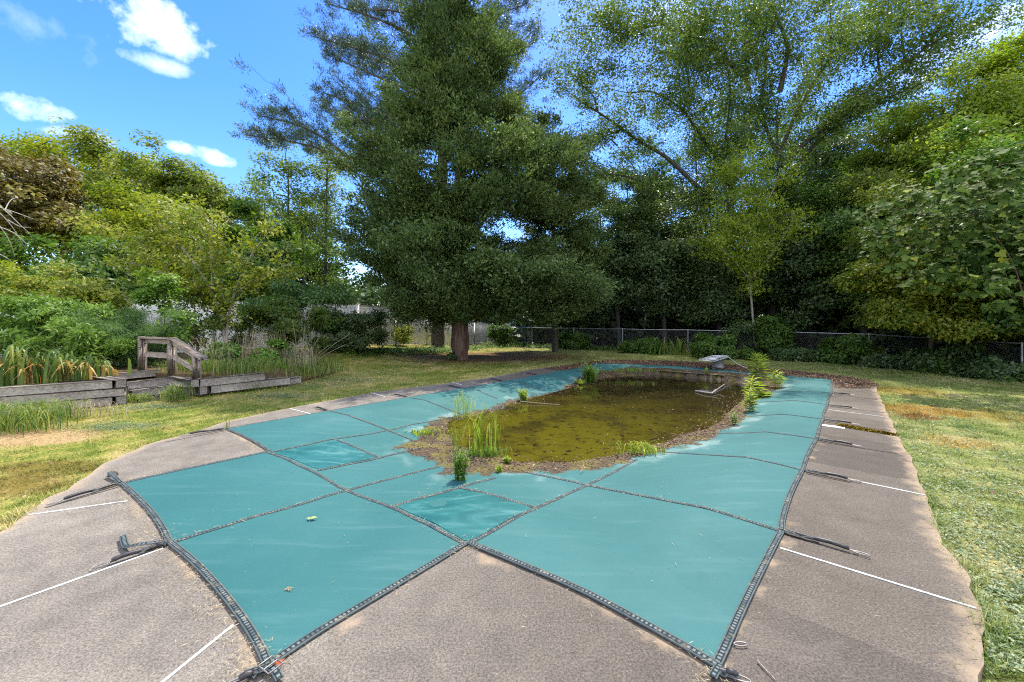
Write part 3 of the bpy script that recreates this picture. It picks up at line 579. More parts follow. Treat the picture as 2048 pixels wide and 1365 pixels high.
gp = gp[keep]; n = len(gp); base = np.c_[gp, hz(gp[:, 0], gp[:, 1]) - .01]; cl = clump_n[keep]
near_deck = np.exp(-np.abs(DECK(gp)) / .10)
hh = rs.uniform(.018, .05, n) * (.35 + 1.3 * cl ** 1.5) * (1 + .9 * near_deck) * (1 + .012 * gp[:, 1]); mb = MB()
blades(mb, base, hh, rs.uniform(.004, .008, n) * (1 + .05 * gp[:, 1]), rs.uniform(.2, 1.5, n), rs.uniform(0, 6.28, n), 2, val=rs.uniform(0, 1, n))
gr = mb.build('grass', mat_grass(), None, (0, 0, 0)); tag(gr, 'short patchy lawn grass', 'grass', kind='stuff')
# clover and low broadleaf weeds, mostly on the right-hand lawn and in a few pale patches left
M_clover = mat_leaf('clover', [(0, (.08, .14, .07)), (.4, (.14, .20, .10)), (.75, (.24, .29, .15)), (1, (.40, .39, .20))], .25, .5, .4, (1, 1, .8))
cp = np.vstack([scatter(60000, (2, 9.5))]); c1 = DECK(cp); k = (c1 < -.02) & (cp[:, 0] > 1) & (wob(cp[:, 0] * 1.3, cp[:, 1] * 1.3, 1.4, 3) + .9 * np.exp(c1 / .7) > .30)
c2 = []
for px, py, rx, ry in ((560, 790, .8, .35), (620, 770, 1.2, .7), (760, 745, 1.5, 1), (300, 812, .7, .3), (690, 760, 1, .5), (240, 850, .7, .25)):
    g0 = G(px, py); c2.append(g0[:2] + rs.normal(size=(900, 2)) * [rx * .6, ry * .6])
cp = np.vstack([cp[k]] + c2); cp = cp[(DECK(cp) < 0) & ~inside(BEDP, cp)]; n = len(cp); off = rs.normal(size=(n, 3)) * .006
cb = np.c_[cp, hz(cp[:, 0], cp[:, 1]) + rs.uniform(.008, .04, n)]; mb = MB()
for k in range(3):
    a = rs.uniform(0, 6.28, n) if k == 0 else a + 2.1
    lv, lf = leaf_quads(cb, np.stack([np.cos(a), np.sin(a), rs.uniform(-.1, .5, n)], 1), np.array([0, 0, 1.0]) + rs.normal(size=(n, 3)) * .35, rs.uniform(.012, .028, n), rs.uniform(.009, .018, n)); mb.add(lv, lf, np.clip(rs.normal(.5, .25, n), 0, 1))
cl_o = mb.build('clover', M_clover, None, (0, 0, 0)); tag(cl_o, 'low grey green clover and lawn weeds', 'clover', kind='stuff')

# ------------------------------------------------------------------ litter: dry leaves at the far end, straw along the webbing, debris on the silt
M_litter = mat_leaf('dry litter', [(0, (.045, .028, .018)), (.4, (.13, .075, .048)), (.7, (.24, .15, .095)), (.92, (.33, .23, .14)), (1, (.55, .45, .30))], .1, .7, .2, (1, .8, .6))
far_band = gl([(1752, 775), (1740, 762), (1670, 752), (1560, 740), (1470, 731), (1400, 726), (1300, 722), (1220, 721), (1165, 727), (1090, 738), (1130, 742), (1188, 729), (1238, 729), (1369, 735), (1430, 740), (1501, 747), (1567, 753), (1668, 761), (1672, 775), (1700, 778)])
lo, hi = far_band.min(0), far_band.max(0); lp = rs.uniform(0, 1, (90000, 2)) * (hi - lo) + lo; sdb = sdist(far_band, lp); lp = lp[(sdb > -.12 * rs.uniform(0, 1, len(lp)) ** 2)]; lp = lp[:17000]
n = len(lp); lz = np.where(inside(outline, lp), zc(lp), 0) + rs.uniform(.006, .035, n); mb = MB()
lv, lf = leaf_quads(np.c_[lp, lz], rnd_unit(n) * [1, 1, .3], np.array([0, 0, 1.0]) + rs.normal(size=(n, 3)) * .5, rs.uniform(.03, .075, n), rs.uniform(.018, .045, n)); mb.add(lv, lf, np.clip(rs.beta(1.6, 2.6, n), 0, 1))
sp = WATER.mean(0) + rs.normal(size=(200000, 2)) * [3.5, 4.0]; s1 = sdist(SILT, sp); s2 = sdist(WATER, sp); pr = np.where(s2 > 0, .004 + .16 * np.exp(-s2 / .22), .7) * (s1 > rs.uniform(-.02, .18, len(sp))); sp = sp[rs.uniform(0, 1, len(sp)) < pr]
sp = sp[:30000]; n = len(sp); szz = np.maximum(zc(sp), ZW) + rs.uniform(.004, .016, n)
lv, lf = leaf_quads(np.c_[sp, szz], rnd_unit(n) * [1, 1, .15], np.array([0, 0, 1.0]) + rs.normal(size=(n, 3)) * .3, rs.uniform(.015, .05, n), rs.uniform(.008, .03, n)); mb.add(lv, lf, np.clip(rs.beta(1.5, 2.4, n), 0, 1))
sp = WATER.mean(0) + rs.normal(size=(40000, 2)) * [3.2, 3.6]; s2 = sdist(WATER, sp); far_ = S((sp @ AX - 6.5) / 5 + (sp @ NX + 3.6) / 4); k_ = (s2 > 0) & (rs.uniform(0, 1, len(sp)) < .006 + .2 * far_ * (.4 + .6 * wob(sp[:, 0], sp[:, 1], 2)) * np.exp(-s2 / .9)); sp = sp[k_][:9000]; n = len(sp)
lv, lf = leaf_quads(np.c_[sp, np.full(n, ZW + .006) + rs.uniform(0, .006, n)], rnd_unit(n) * [1, 1, .05], np.array([0, 0, 1.0]) + rs.normal(size=(n, 3)) * .08, rs.uniform(.012, .04, n), rs.uniform(.008, .022, n)); mb.add(lv, lf, np.clip(rs.beta(.9, 4.5, n), 0, 1))
lawnl = scatter(1500, (4, 22)); lawnl = lawnl[(DECK(lawnl) < 0) & (lawnl[:, 0] > -6)]; n = len(lawnl)
lv, lf = leaf_quads(np.c_[lawnl, hz(lawnl[:, 0], lawnl[:, 1]) + .03], rnd_unit(n) * [1, 1, .2], np.array([0, 0, 1.0]) + rs.normal(size=(n, 3)) * .4, rs.uniform(.03, .07, n), rs.uniform(.02, .045, n)); mb.add(lv, lf, rs.uniform(.2, .95, n))
lit = mb.build('leaf_litter', M_litter, None, (0, 0, 0)); tag(lit, 'brown leaf litter on the far deck and silt', 'leaf litter', kind='stuff')
M_straw = mat_leaf('straw', [(0, (.20, .15, .08)), (.6, (.42, .34, .20)), (1, (.62, .54, .36))], .2, .7, .2, (1, .95, .8))
st_pts = []
for k in keys:
    p = resample(smooth(gl(edge_px[k]), 1), .02); gg = unit(np.stack([-np.gradient(p, axis=0)[:, 1], np.gradient(p, axis=0)[:, 0]], 1))
    if inside(outline, (p[len(p) // 2] + gg[len(p) // 2] * .1)[None])[0]: gg = -gg
    cnt = {'CD': 14, 'DE': 12, 'EF': 2, 'FG': 1, 'GH': 1, 'AB': 10, 'BC': 6}.get(k, 1)
    dens = .5 + .9 * wob(p[:, 0] * 3, p[:, 1] * 3, 2)
    for c in range(cnt):
        s_ = rs.uniform(0, 1, len(p)) < dens; st_pts.append((p + gg * (rs.exponential(.035 if cnt < 5 else .06, len(p))[:, None] + .012) + rs.normal(size=p.shape) * .01)[s_])
for s in straps[:10]:
    p2 = np.array([GC(a, b)[:2] for a, b in s]); p2 = resample(p2, .016); st_pts.append(p2 + rs.normal(size=p2.shape) * .022)
for c, r_, n_ in (((302, 1082), .09, 150), ((228, 968), .08, 120), ((505, 1340), .07, 150), ((170, 1015), .1, 60), ((1690, 850), .12, 90), ((1424, 1352), .05, 100), ((930, 1100), .06, 50)):
    st_pts.append(G(*c)[:2] + rs.normal(size=(n_, 2)) * r_)
st_pts.append(rs.uniform(-1, 1, (380, 2)) * [4.5, 2.6] + [-.3, 4.0]); sp2 = WATER.mean(0) + rs.normal(size=(6000, 2)) * [3.5, 4]; sp2 = sp2[(sdist(SILT, sp2) > -.05) & (sdist(WATER, sp2) < .05)]; st_pts.append(sp2)
sp = np.vstack(st_pts); sp = sp[(DECK(sp) > 0)]; n = len(sp); a = rs.uniform(0, 6.28, n); sz = np.where(inside(outline, sp), zc(sp), 0) + rs.uniform(.006, .022, n)
lv, lf = leaf_quads(np.c_[sp, sz], np.stack([np.cos(a), np.sin(a), rs.uniform(-.15, .25, n)], 1), np.array([0, 0, 1.0]) + rs.normal(size=(n, 3)) * .3, rs.uniform(.010, .055, n), rs.uniform(.0014, .0030, n)); mb = MB(); mb.add(lv, lf, rs.uniform(0, 1, n))
so2 = mb.build('dry_straw_debris', M_straw, None, (0, 0, 0)); tag(so2, 'dry grass clippings along the webbing', 'debris', kind='stuff')
# ------------------------------------------------------------------ timbers, steps, handrail
def mat_wood(name, c0, c1, c2):
    t = NT(name); tc_ = t.n('ShaderNodeTexCoord').outputs['Object']; r = t.n('ShaderNodeMapping'); t.l(tc_, r.inputs['Vector']); r.inputs['Rotation'].default_value = (0, 0, -.9); r.inputs['Scale'].default_value = (1.4, 22, 22)
    f = t.noise(1.6, 6, .65, r.outputs[0], .6); g = t.noise(2.2, 4, .6, tc_); c = t.ramp(t.math('ADD', t.math('MULTIPLY', f, .65), t.math('MULTIPLY', g, .35)), [(.34, c0), (.5, c1), (.66, c2)])
    t.bsdf(c, .9, .12, normal=t.bump(f, .7, .012)); return t.m
M_timber = mat_wood('weathered timber', (.11, .09, .078), (.27, .235, .205), (.44, .40, .36)); M_rail = mat_wood('weathered rail', (.14, .10, .08), (.30, .245, .205), (.46, .40, .35))
def timber(root, p, q, h=.165, w=.17, name='timber'):
    m = MB(); beam(m, p, q, w, h, bev=.012, rnd=.004); return part(m, name, M_timber, root)
lw = thing('retaining_wall', 'weathered grey three course timber wall below the yellowing irises', 'retaining wall', (-8.6, 8.1, 0), 'landscape timbers')
fd = unit(np.array([.79, .61, 0])); bk = np.array([-fd[1], fd[0], 0]); sb0 = np.array([-.895, .447, 0]); c0 = np.array([-8.16, 8.44, 0])
for k, z in enumerate((.075, .245, .415)):
    e = c0 if k == 1 else c0 - fd * .18
    timber(lw, e - fd * (1.9 + .2 * k) + [0, 0, z], e + [0, 0, z]); timber(lw, e - fd * 4.2 + [0, 0, z + .003], e - fd * (1.91 + .2 * k) + [0, 0, z + .003])
    s0 = c0 - fd * .088 if k != 1 else c0 - fd * .088 + bk * .176
    timber(lw, s0 - sb0 * .083 + [0, 0, z + .001], s0 + sb0 * 1.8 + [0, 0, z + .001])
stp = thing('garden_steps', 'sunken timber steps with weeds between the two retaining walls', 'steps', (-7.6, 8.9, 0))
sdv = unit(np.array([.447, .895, 0])); sb = np.array([-sdv[1], sdv[0], 0]); s0 = np.array([-8.06, 8.58, 0])
for k, (z, off) in enumerate(((.0, .0), (.15, .34), (.30, .70), (.44, 1.55))):
    timber(stp, s0 + sb * off + sdv * (.02 + .0 * k) + [0, 0, z - .03], s0 + sb * off + sdv * 1.02 + [0, 0, z - .03], .16, .16, 'step_timber')
    m = MB(); a = s0 + sb * (off + .08) + [0, 0, z - .02]; L = .26 if k < 2 else .9
    m.add([a, a + sdv * 1.0, a + sdv * 1.0 + sb * L, a + sb * L], [[0, 1, 2, 3]]); part(m, 'step_soil', bpy.data.materials['bed soil'], stp)
rw = thing('retaining_wall', 'low two course timber wall below the wooden handrail', 'retaining wall', (-6.9, 9.8, 0), 'landscape timbers')
w0 = np.array([-7.22, 9.22, 0]); wd = unit(np.array([.63, .78, 0])); wb = np.array([-wd[1], wd[0], 0])
timber(rw, w0 + [0, 0, .30], w0 + wd * 1.35 + [0, 0, .30], .18, .19); timber(rw, w0 + wd * .2 + [0, 0, .12], w0 + wd * 1.95 + [0, 0, .12], .18, .19); timber(rw, w0 - wd * .02 - wb * .09 + wd * .09 + [0, 0, .12], w0 + sb0 * .6 + wd * .06 + [0, 0, .12], .18, .16)
timber(rw, w0 - wd * .09 - wb * .07 + [0, 0, .301], w0 - wd * .05 + sb0 * 1.2 + [0, 0, .301], .178, .17)
rw2 = thing('timber_edging', 'half buried timber at the end of the weedy bed beside the lawn', 'garden edging', (-6, 11.6, 0), 'landscape timbers')
timber(rw2, np.array([-6.14, 10.80, .06]), np.array([-5.99, 11.25, .07]), .17, .18)
hr = thing('handrail', 'weathered wooden handrail with three posts beside the garden steps', 'handrail', (-7.6, 9.2, .4))
p2, p1, p0 = np.array([-7.28, 9.25, 0]), np.array([-8.26, 9.74, 0]), np.array([-9.55, 10.35, 0])
def prt(name, a, b, w, h, up=(0, 0, 1)):
    m = MB(); beam(m, a, b, w, h, up, .005); return part(m, name, M_rail, hr)
for p, zt, zb in ((p2, .92, .39), (p1, 1.27, .38), (p0, 1.27, .40)):
    d = unit(np.array([.95, .3, 0])); prt('post', p - d * .043 + [0, 0, zb], p - d * .043 + [0, 0, zt], .09, .085, d); prt('post', p + d * .045 + [0, 0, zb], p + d * .045 + [0, 0, zt - .03], .09, .04, d)
Z = lambda p, z: p + np.array([0, 0, z])
prt('top_rail', Z(p0 + (p0 - p1) * .06, 1.292), Z(p1 + (p1 - p0) * .01, 1.292), .15, .038); prt('top_rail', Z(p1, 1.30), Z(p2 + (p2 - p1) * .28, .845), .15, .038)
n_ = unit(np.cross(p1 - p0, (0, 0, 1))) * .03
prt('side_rail', Z(p0, 1.20) - n_, Z(p1, 1.20) - n_, .038, .1); prt('side_rail', Z(p0, .86) - n_, Z(p1, .86) - n_, .038, .13); prt('side_rail', Z(p1, 1.19), Z(p2, .87), .038, .09); prt('side_rail', Z(p1, .86), Z(p2, .56), .038, .11)

# ------------------------------------------------------------------ white vinyl fence
M_vinyl = mat_plain('white vinyl', (.84, .84, .83), .4, .4, var=.05)
vf = thing('vinyl_fence', 'white vinyl privacy fence stepping down behind the shrubs', 'fence', (-7.9, 20.5, .4))
vp = [np.array([-20.2, 12.4]), np.array([-17.7, 14.0]), np.array([-15.3, 15.6]), np.array([-12.8, 17.2]), np.array([-10.35, 18.9]), np.array([-7.9, 20.5]), np.array([-6.63, 22.8]), np.array([-5.36, 25.1]), np.array([-4.1, 27.4]), np.array([-2.83, 29.7]), np.array([-1.56, 32.0])]
vt = [2.55, 2.55, 2.55, 2.53, 2.5, 2.47, 2.4, 2.27, 1.95, 1.6, 1.38]
for i, (p, zt) in enumerate(zip(vp, vt)):
    zb = float(hz(*p)) - .1; m = MB(); beam(m, (*p, zb), (*p, zt + .05), .127, .127, (1, 0, 0), .006); beam(m, (*p, zt + .05), (*p, zt + .075), .15, .15, (1, 0, 0), .01); part(m, 'post', M_vinyl, vf)
    if i:
        a, b = np.r_[vp[i - 1], 0], np.r_[p, 0]; d = unit(b - a); a = a + d * .066; b = b - d * .066; L = np.linalg.norm(b - a); nb = int(L / .155); za, zb2 = vt[i - 1], zt; ga, gb = float(hz(*vp[i - 1])), float(hz(*p)); m = MB()
        for k in range(nb):
            t = (k + .5) / nb; c = a + d * L * t; beam(m, c + [0, 0, ga + (gb - ga) * t + .05], c + [0, 0, za + (zb2 - za) * t - .06], L / nb - .0025, .03, np.cross(d, (0, 0, 1)), .0012)
        for z0, z1, h_ in ((za - .03, zb2 - .03, .14), (ga + .12, gb + .12, .16)):
            beam(m, a + [0, 0, z0], b + [0, 0, z1], .05, h_, bev=.005)
        beam(m, a + [0, 0, za - .95], b + [0, 0, zb2 - .95], .046, .06, bev=.005)
        part(m, 'panel', M_vinyl, vf)
# ------------------------------------------------------------------ chain link fence
M_galv = mat_plain('galvanised steel', (.27, .28, .29), .5, .5, .6, var=.2); M_wire = mat_plain('dull wire', (.12, .125, .13), .6, .3, .5)
cfp = [(-1.3, 31.6, 1.28), (-.1, 28.7, 1.28), (1.3, 26, 1.26), (3.8, 24.6, 1.25), (6.35, 23, 1.24), (9.5, 21.6, 1.22), (12.75, 20, 1.2), (15.35, 17.2, 1.15), (15.55, 14.3, 1.1), (15.3, 12, 1.06), (15.0, 9, 1.06)]
cl = thing('chain_link_fence', 'long galvanised chain link fence along the edge of the dark woods', 'fence', (9.5, 21.6, 0))
for x, y, zt in cfp:
    m = MB(); tube(m, [(x, y, -.2), (x, y, zt - .02)], .027, 10); tube(m, [(x, y, zt - .03), (x, y, zt + .012), (x, y, zt + .028)], [.031, .031, .012], 10); part(m, 'post', M_galv, cl, True)
for (x0, y0, z0), (x1, y1, z1) in zip(cfp[:-1], cfp[1:]):
    m = MB(); t = np.linspace(0, 1, 6); tube(m, np.stack([x0 + (x1 - x0) * t, y0 + (y1 - y0) * t, z0 + (z1 - z0) * t - .015 * np.sin(np.pi * t) - .02], 1), .021, 8); part(m, 'top_rail', M_galv, cl, True)
    L = math.hypot(x1 - x0, y1 - y0); n = int(L / .075); m = MB(); hgt = 1.12
    for sgn in (1, -1):
        s = np.arange(-int(hgt / .075), n) * .075 if sgn > 0 else np.arange(0, n + int(hgt / .075)) * .075
        lo_ = np.clip(np.where(sgn > 0, -s, s - L), 0, hgt); hi_ = np.clip(np.where(sgn > 0, L - s, s), 0, hgt); ok = hi_ > lo_ + .02; s, lo_, hi_ = s[ok], lo_[ok], hi_[ok]
        for si, l_, h_ in zip(s, lo_, hi_):
            pts = []
            for z in (l_, h_):
                q = (si + sgn * z) / L; pts.append((x0 + (x1 - x0) * q, y0 + (y1 - y0) * q, z + .03 + (z0 - 1.22) * (1 - q) + (z1 - 1.22) * q))
            tube(m, pts, .0026, 3, cap=False)
    part(m, 'wire_mesh', M_wire, cl)
# ------------------------------------------------------------------ diving board
M_fib = mat_plain('weathered white fibreglass', (.60, .60, .59), .55, .3, var=.15); M_ped = mat_plain('grey fibreglass stand', (.20, .205, .205), .6, .3, var=.2)
db = thing('diving_board', 'short white diving board on a flared grey stand at the far pool end', 'diving board', (7.4, 14.45, 0))
a3, n3 = np.r_[AX, 0], np.r_[NX, 0]; tip = np.array([6.62, 13.55, .385])
m = MB(); beam(m, tip, tip + a3 * 1.75, .50, .05, bev=.015); part(m, 'board', M_fib, db)
m = MB(); beam(m, tip + a3 * .15 + [0, 0, .0285], tip + a3 * 1.3 + [0, 0, .0305], .36, .003, bev=0); part(m, 'tread_strip', mat_plain('worn grit tread', (.42, .43, .42), .9, .1, var=.3, scale=30), db)
bm = bmesh.new(); prof = [(0, .24, .27, 1.08, 1.55), (.04, .20, .22, 1.10, 1.52), (.20, .15, .17, 1.12, 1.50), (.31, .20, .21, .95, 1.66), (.355, .215, .215, .90, 1.70)]; rings = []
for z, w1, w2, l0, l1 in prof:
    rings.append([bm.verts.new(tuple(np.array([tip[0], tip[1], 0]) + a3 * l + n3 * w * s_ + np.array([0, 0, z]))) for l, w, s_ in ((l0, w1 * .8, -1), (l0, w1 * .8, 1), (l1, w2 * .8, 1), (l1, w2 * .8, -1))])
for r0, r1 in zip(rings[:-1], rings[1:]):
    for k in range(4): bm.faces.new((r0[k], r0[(k + 1) % 4], r1[(k + 1) % 4], r1[k]))
bm.faces.new(rings[0][::-1]); bm.faces.new(rings[-1]); bmesh.ops.bevel(bm, geom=bm.edges[:], offset=.018, segments=2, affect='EDGES'); m = MB(); frombm(m, bm); part(m, 'stand', M_ped, db)
m = MB(); tube(m, smooth([tip + a3 * 1.6 + n3 * .28 + [0, 0, .02], tip + a3 * 1.55 + n3 * .55 + [0, 0, -.2], tip + a3 * 1.35 + n3 * 1.0 + [0, 0, -.36], tip + a3 * 1.4 + n3 * 1.3 + [0, 0, -.37]], 2), .007, 6); rope = m.build('rope', M_fib, None, (0, 0, 0)); tag(rope, 'grey rope trailing from the diving board onto the deck', 'rope')
# small loose things on the deck and cover
M_twig = mat_bark('dead twig', (.14, .11, .09), (.34, .29, .24), 60, 60, .3)
def twig(label, pts, r, forks=(), name='stick', mat=None):
    m = MB(); p = smooth(pts, 2); tube(m, p, np.linspace(r, r * .4, len(p)), 6)
    for f in forks: f = smooth(f, 2); tube(m, f, np.linspace(r * .7, r * .25, len(f)), 5)
    return tag(m.build(name, mat or M_twig, None, (0, 0, 0)), label, 'stick')
g = lambda x, y, z=.012: np.r_[G(x, y)[:2], z]
twig('thin dry stick on the bare deck near the bottom right cover corner', [g(1514, 1326), g(1532, 1345), g(1552, 1366)], .005)
w_ = lambda x, y, z: G(x, y, z)
twig('pale forked branch floating in the far part of the puddle', [w_(1391, 782, -.12), w_(1410, 785, -.1), w_(1424, 787, -.1), w_(1436, 778, -.08), w_(1449, 769, .02)], .02, [[w_(1424, 787, -.1), w_(1430, 780, -.05), w_(1440, 776, 0)]], 'branch', mat_bark('bleached branch', (.22, .19, .17), (.42, .38, .35), 30, 30, .3))
twig('long thin twig lying across the silt and shallow water', [w_(1040, 803, -.1), w_(1070, 806, -.12), w_(1120, 810, -.13)], .010)
twig('dark twig on the near silt edge of the puddle', [w_(1160, 945, -.08), w_(1166, 936, -.06), w_(1168, 928, -.03)], .006)
twig('dark twig on the right silt edge of the puddle', [w_(1470, 853, -.08), w_(1490, 855, -.07), w_(1504, 857, -.05)], .010)
t = NT('fallen green leaf'); t.bsdf((.30, .34, .10), .6, .3); M_fl = t.m
for lab, px, py, L, az in (('pale green oak leaf lying on the near left cover panel', 621, 1041, .06, .3), ('russet dead leaf by the bottom left cover corner', 552, 1337, .045, 1.0)):
    m = MB(); c = GC(px, py); c[2] += .015
    for k, (a, s) in enumerate(((az, 1), (az + .7, .7), (az - .7, .7), (az + 3.1, .6), (az + 2.4, .6), (az - 2.2, .5))):
        lv, lf = leaf_quads(c[None], np.array([[math.cos(a), math.sin(a), .15]]), np.array([[.1, 0, 1.0]]), L * s, L * s * .5); m.add(lv + [0, 0, .0006 * k], lf)
    tag(m.build('fallen_leaf', M_fl if 'oak' in lab else mat_plain('russet leaf', (.32, .07, .02), .7, .2), None, (0, 0, 0)), lab, 'leaf')
c = GC(578, 1181); m = MB()
for k in range(7):
    a = rs.uniform(0, 6.28); q = c + [math.cos(a) * .03, math.sin(a) * .02, .01]; tube(m, [c + [rs.uniform(-.03, .03), rs.uniform(-.02, .02), .008], q], .002, 4)
tag(m.build('dry_grass_sprig', bpy.data.materials['straw'], None, (0, 0, 0)), 'tiny dry grass sprig on the near left cover panel', 'sprig')
g0 = G(226, 952); m = MB(); bm = bmesh.new(); bmesh.ops.create_icosphere(bm, subdivisions=3, radius=1)
for v in bm.verts:
    q = np.array(v.co[:]); q = q * (1 + .18 * wob(q[0] * 2, q[1] * 2 + q[2])); v.co = tuple(g0 + q * [.05, .04, .035] + [0, 0, .02])
frombm(m, bm); tag(m.build('stone', mat_plain('dark stone', (.10, .09, .075), .9, .2, var=.4, scale=30), None, (0, 0, 0), True), 'small dark stone under the loose strap on the left deck', 'stone')
# ------------------------------------------------------------------ vegetation tools
def skeleton(mains, targets, step=.45, up_pen=.0):
    """mains: list of (pts, r0, r1). targets: (m,3) tips joined to the nearest wood. returns tubes [(pts, radii)]"""
    P_, par = [], []
    tubes = []
    for pts, r0, r1 in mains:
        p = resample(smooth(pts, 2), .3); tubes.append((p, np.linspace(r0, r1, len(p)))); P_ += list(p[max(1, len(p) // 6):])
    P0 = np.array(P_); nodes = np.zeros((len(P0) + len(targets) * 14 + 10, 3)); nodes[:len(P0)] = P0; cnt = len(P0); parent = -np.ones(len(nodes), int); load = np.zeros(len(nodes))
    d0 = np.array([np.min(np.linalg.norm(P0 - t, axis=1)) for t in targets]); paths = []
    for ti in np.argsort(d0):
        T = targets[ti]; N = nodes[:cnt]; dv_ = T - N; dd_ = np.linalg.norm(dv_, axis=1); cost = dd_ + up_pen * np.maximum(N[:, 2] - T[2] + .3, 0); j = int(np.argmin(cost)); a = nodes[j].copy(); L = dd_[j]; k = int(np.clip(round(L / step), 2, 12))
        t = np.linspace(0, 1, k + 1)[1:, None]; q = a + (T - a) * t; q[:, 2] += .10 * L * np.sin(np.pi * t[:, 0]); q[:-1] += rs.normal(size=(k - 1, 3)) * .05 * min(L, 1.5)
        ids = list(range(cnt, cnt + k)); nodes[ids] = q; parent[ids] = [j] + ids[:-1]; cnt += k; paths.append((j, ids))
    for j, ids in reversed(paths):
        i = ids[-1]
        while i >= 0: load[i] += 1; i = parent[i]
    return nodes, paths, load, tubes
def wood(mb, mains, targets, rt=.006, ex=.5, rmax=.2, sides=5, trunk_sides=12, lobes=0, lobe_amp=0, step=.45, up_pen=.4):
    nodes, paths, load, tubes = skeleton(mains, targets, step, up_pen)
    for p, r in tubes:
        r = r * (1 + .06 * rs.normal(size=len(r))) ; tube(mb, p, r, trunk_sides, lobes=lobes, lobe_amp=lobe_amp)
    for j, ids in paths:
        p = np.vstack([nodes[j][None], nodes[ids]]); l = load[ids]; r = np.minimum(rt * np.r_[l[0], l] ** ex, rmax); r[-1] = rt * .5
        tube(mb, p, r, sides if r[0] > .012 else 3, cap=False)
def ell(n, c, r, shell=.6, lump=.25, seed=0):
    """n points in a lumpy ellipsoid, biased to its surface"""
    K = max(6, n // 11); d = rnd_unit(K); k = 1 + lump * wob(d[:, 0] * 2.2 + seed, d[:, 1] * 2.2 + d[:, 2] * 2.7, 1.2, seed)
    rad = shell + (1 - shell) * rs.uniform(0, 1, K) ** .6; rad = rad * np.where(rs.uniform(0, 1, K) < .15, rs.uniform(1.0, 1.14, K), 1)
    sub = d * (k * rad)[:, None]; j = rs.randint(0, K, n); g_ = rs.normal(size=(n, 3)); g_ = g_ / np.maximum(1, np.linalg.norm(g_, axis=1, keepdims=True) / 1.7)
    w = np.minimum(.15 * np.ones(3) * max(r), .75 + .0 * np.asarray(r)) / np.asarray(r) * [1, 1, .62]
    p = sub[j] + g_ * w * rs.uniform(.6, 1.25, K)[j][:, None]
    u_ = rs.uniform(0, 1, n) < .12; p[u_] = (rnd_unit(n) * rs.uniform(0, .9, n)[:, None])[u_]
    return np.asarray(c) + p * np.asarray(r)
LSC = 1.45
def crown(mb, C, rad, per, L, Wd, flat=.55, up=.55, out=.75, center=None, droop=.2, wl=0.35, spread=1.0):
    """leaf clumps at C: per leaves each"""
    m = len(C); rad = np.broadcast_to(rad, (m,)); idx = np.repeat(np.arange(m), per); n = len(idx); g_ = rs.normal(size=(n, 3)); g_ = g_ / np.maximum(1, np.linalg.norm(g_, axis=1, keepdims=True) / 1.6)
    pos = C[idx] + g_ * rad[idx][:, None] * np.array([1, 1, flat]) * .62
    cen = C.mean(0) if center is None else np.asarray(center); o = unit(pos - cen)
    nr = unit(np.array([0, 0, up]) + o * out + rs.normal(size=(n, 3)) * .55); ax = unit(rs.normal(size=(n, 3)) + g_ * .6 - np.array([0, 0, droop]))
    ax = unit(ax - nr * (ax * nr).sum(1, keepdims=True)); sz = rs.uniform(.5, 1.45, n)
    cv_ = rs.uniform(0, 1, m)[idx]; val = np.clip(.5 * cv_ + .5 * rs.uniform(0, 1, n), 0, 1)
    lv, lf = leaf_quads(pos, ax, nr, L * sz * LSC, Wd * sz * LSC); mb.add(lv, lf, val)
def sprays(mb, C, D, rad, per, L, Wd, spread=.6, jitter=.8, bv=None):
    """conifer foliage: slivers pointing along D"""
    m = len(C); idx = np.repeat(np.arange(m), per); n = len(idx); pos = C[idx] + rs.normal(size=(n, 3)) * np.broadcast_to(rad, (m,))[idx][:, None] * np.array([.5, .5, .33]) + D[idx] * (rs.uniform(-.5, .6, n) * np.broadcast_to(rad, (m,))[idx])[:, None]
    ax = unit(D[idx] + rs.normal(size=(n, 3)) * spread); nr = unit(np.array([0, 0, .85]) + D[idx] * .35 + rs.normal(size=(n, 3)) * jitter * .8); sz = rs.uniform(.6, 1.3, n)
    bv = rs.uniform(0, 1, m) if bv is None else bv; val = np.clip(.35 * bv[idx] + .2 * rs.uniform(0, 1, m)[idx] + .45 * rs.uniform(0, 1, n), 0, 1); lv, lf = leaf_quads(pos, ax, nr, L * sz, Wd * sz, .25); mb.add(lv, lf, val)
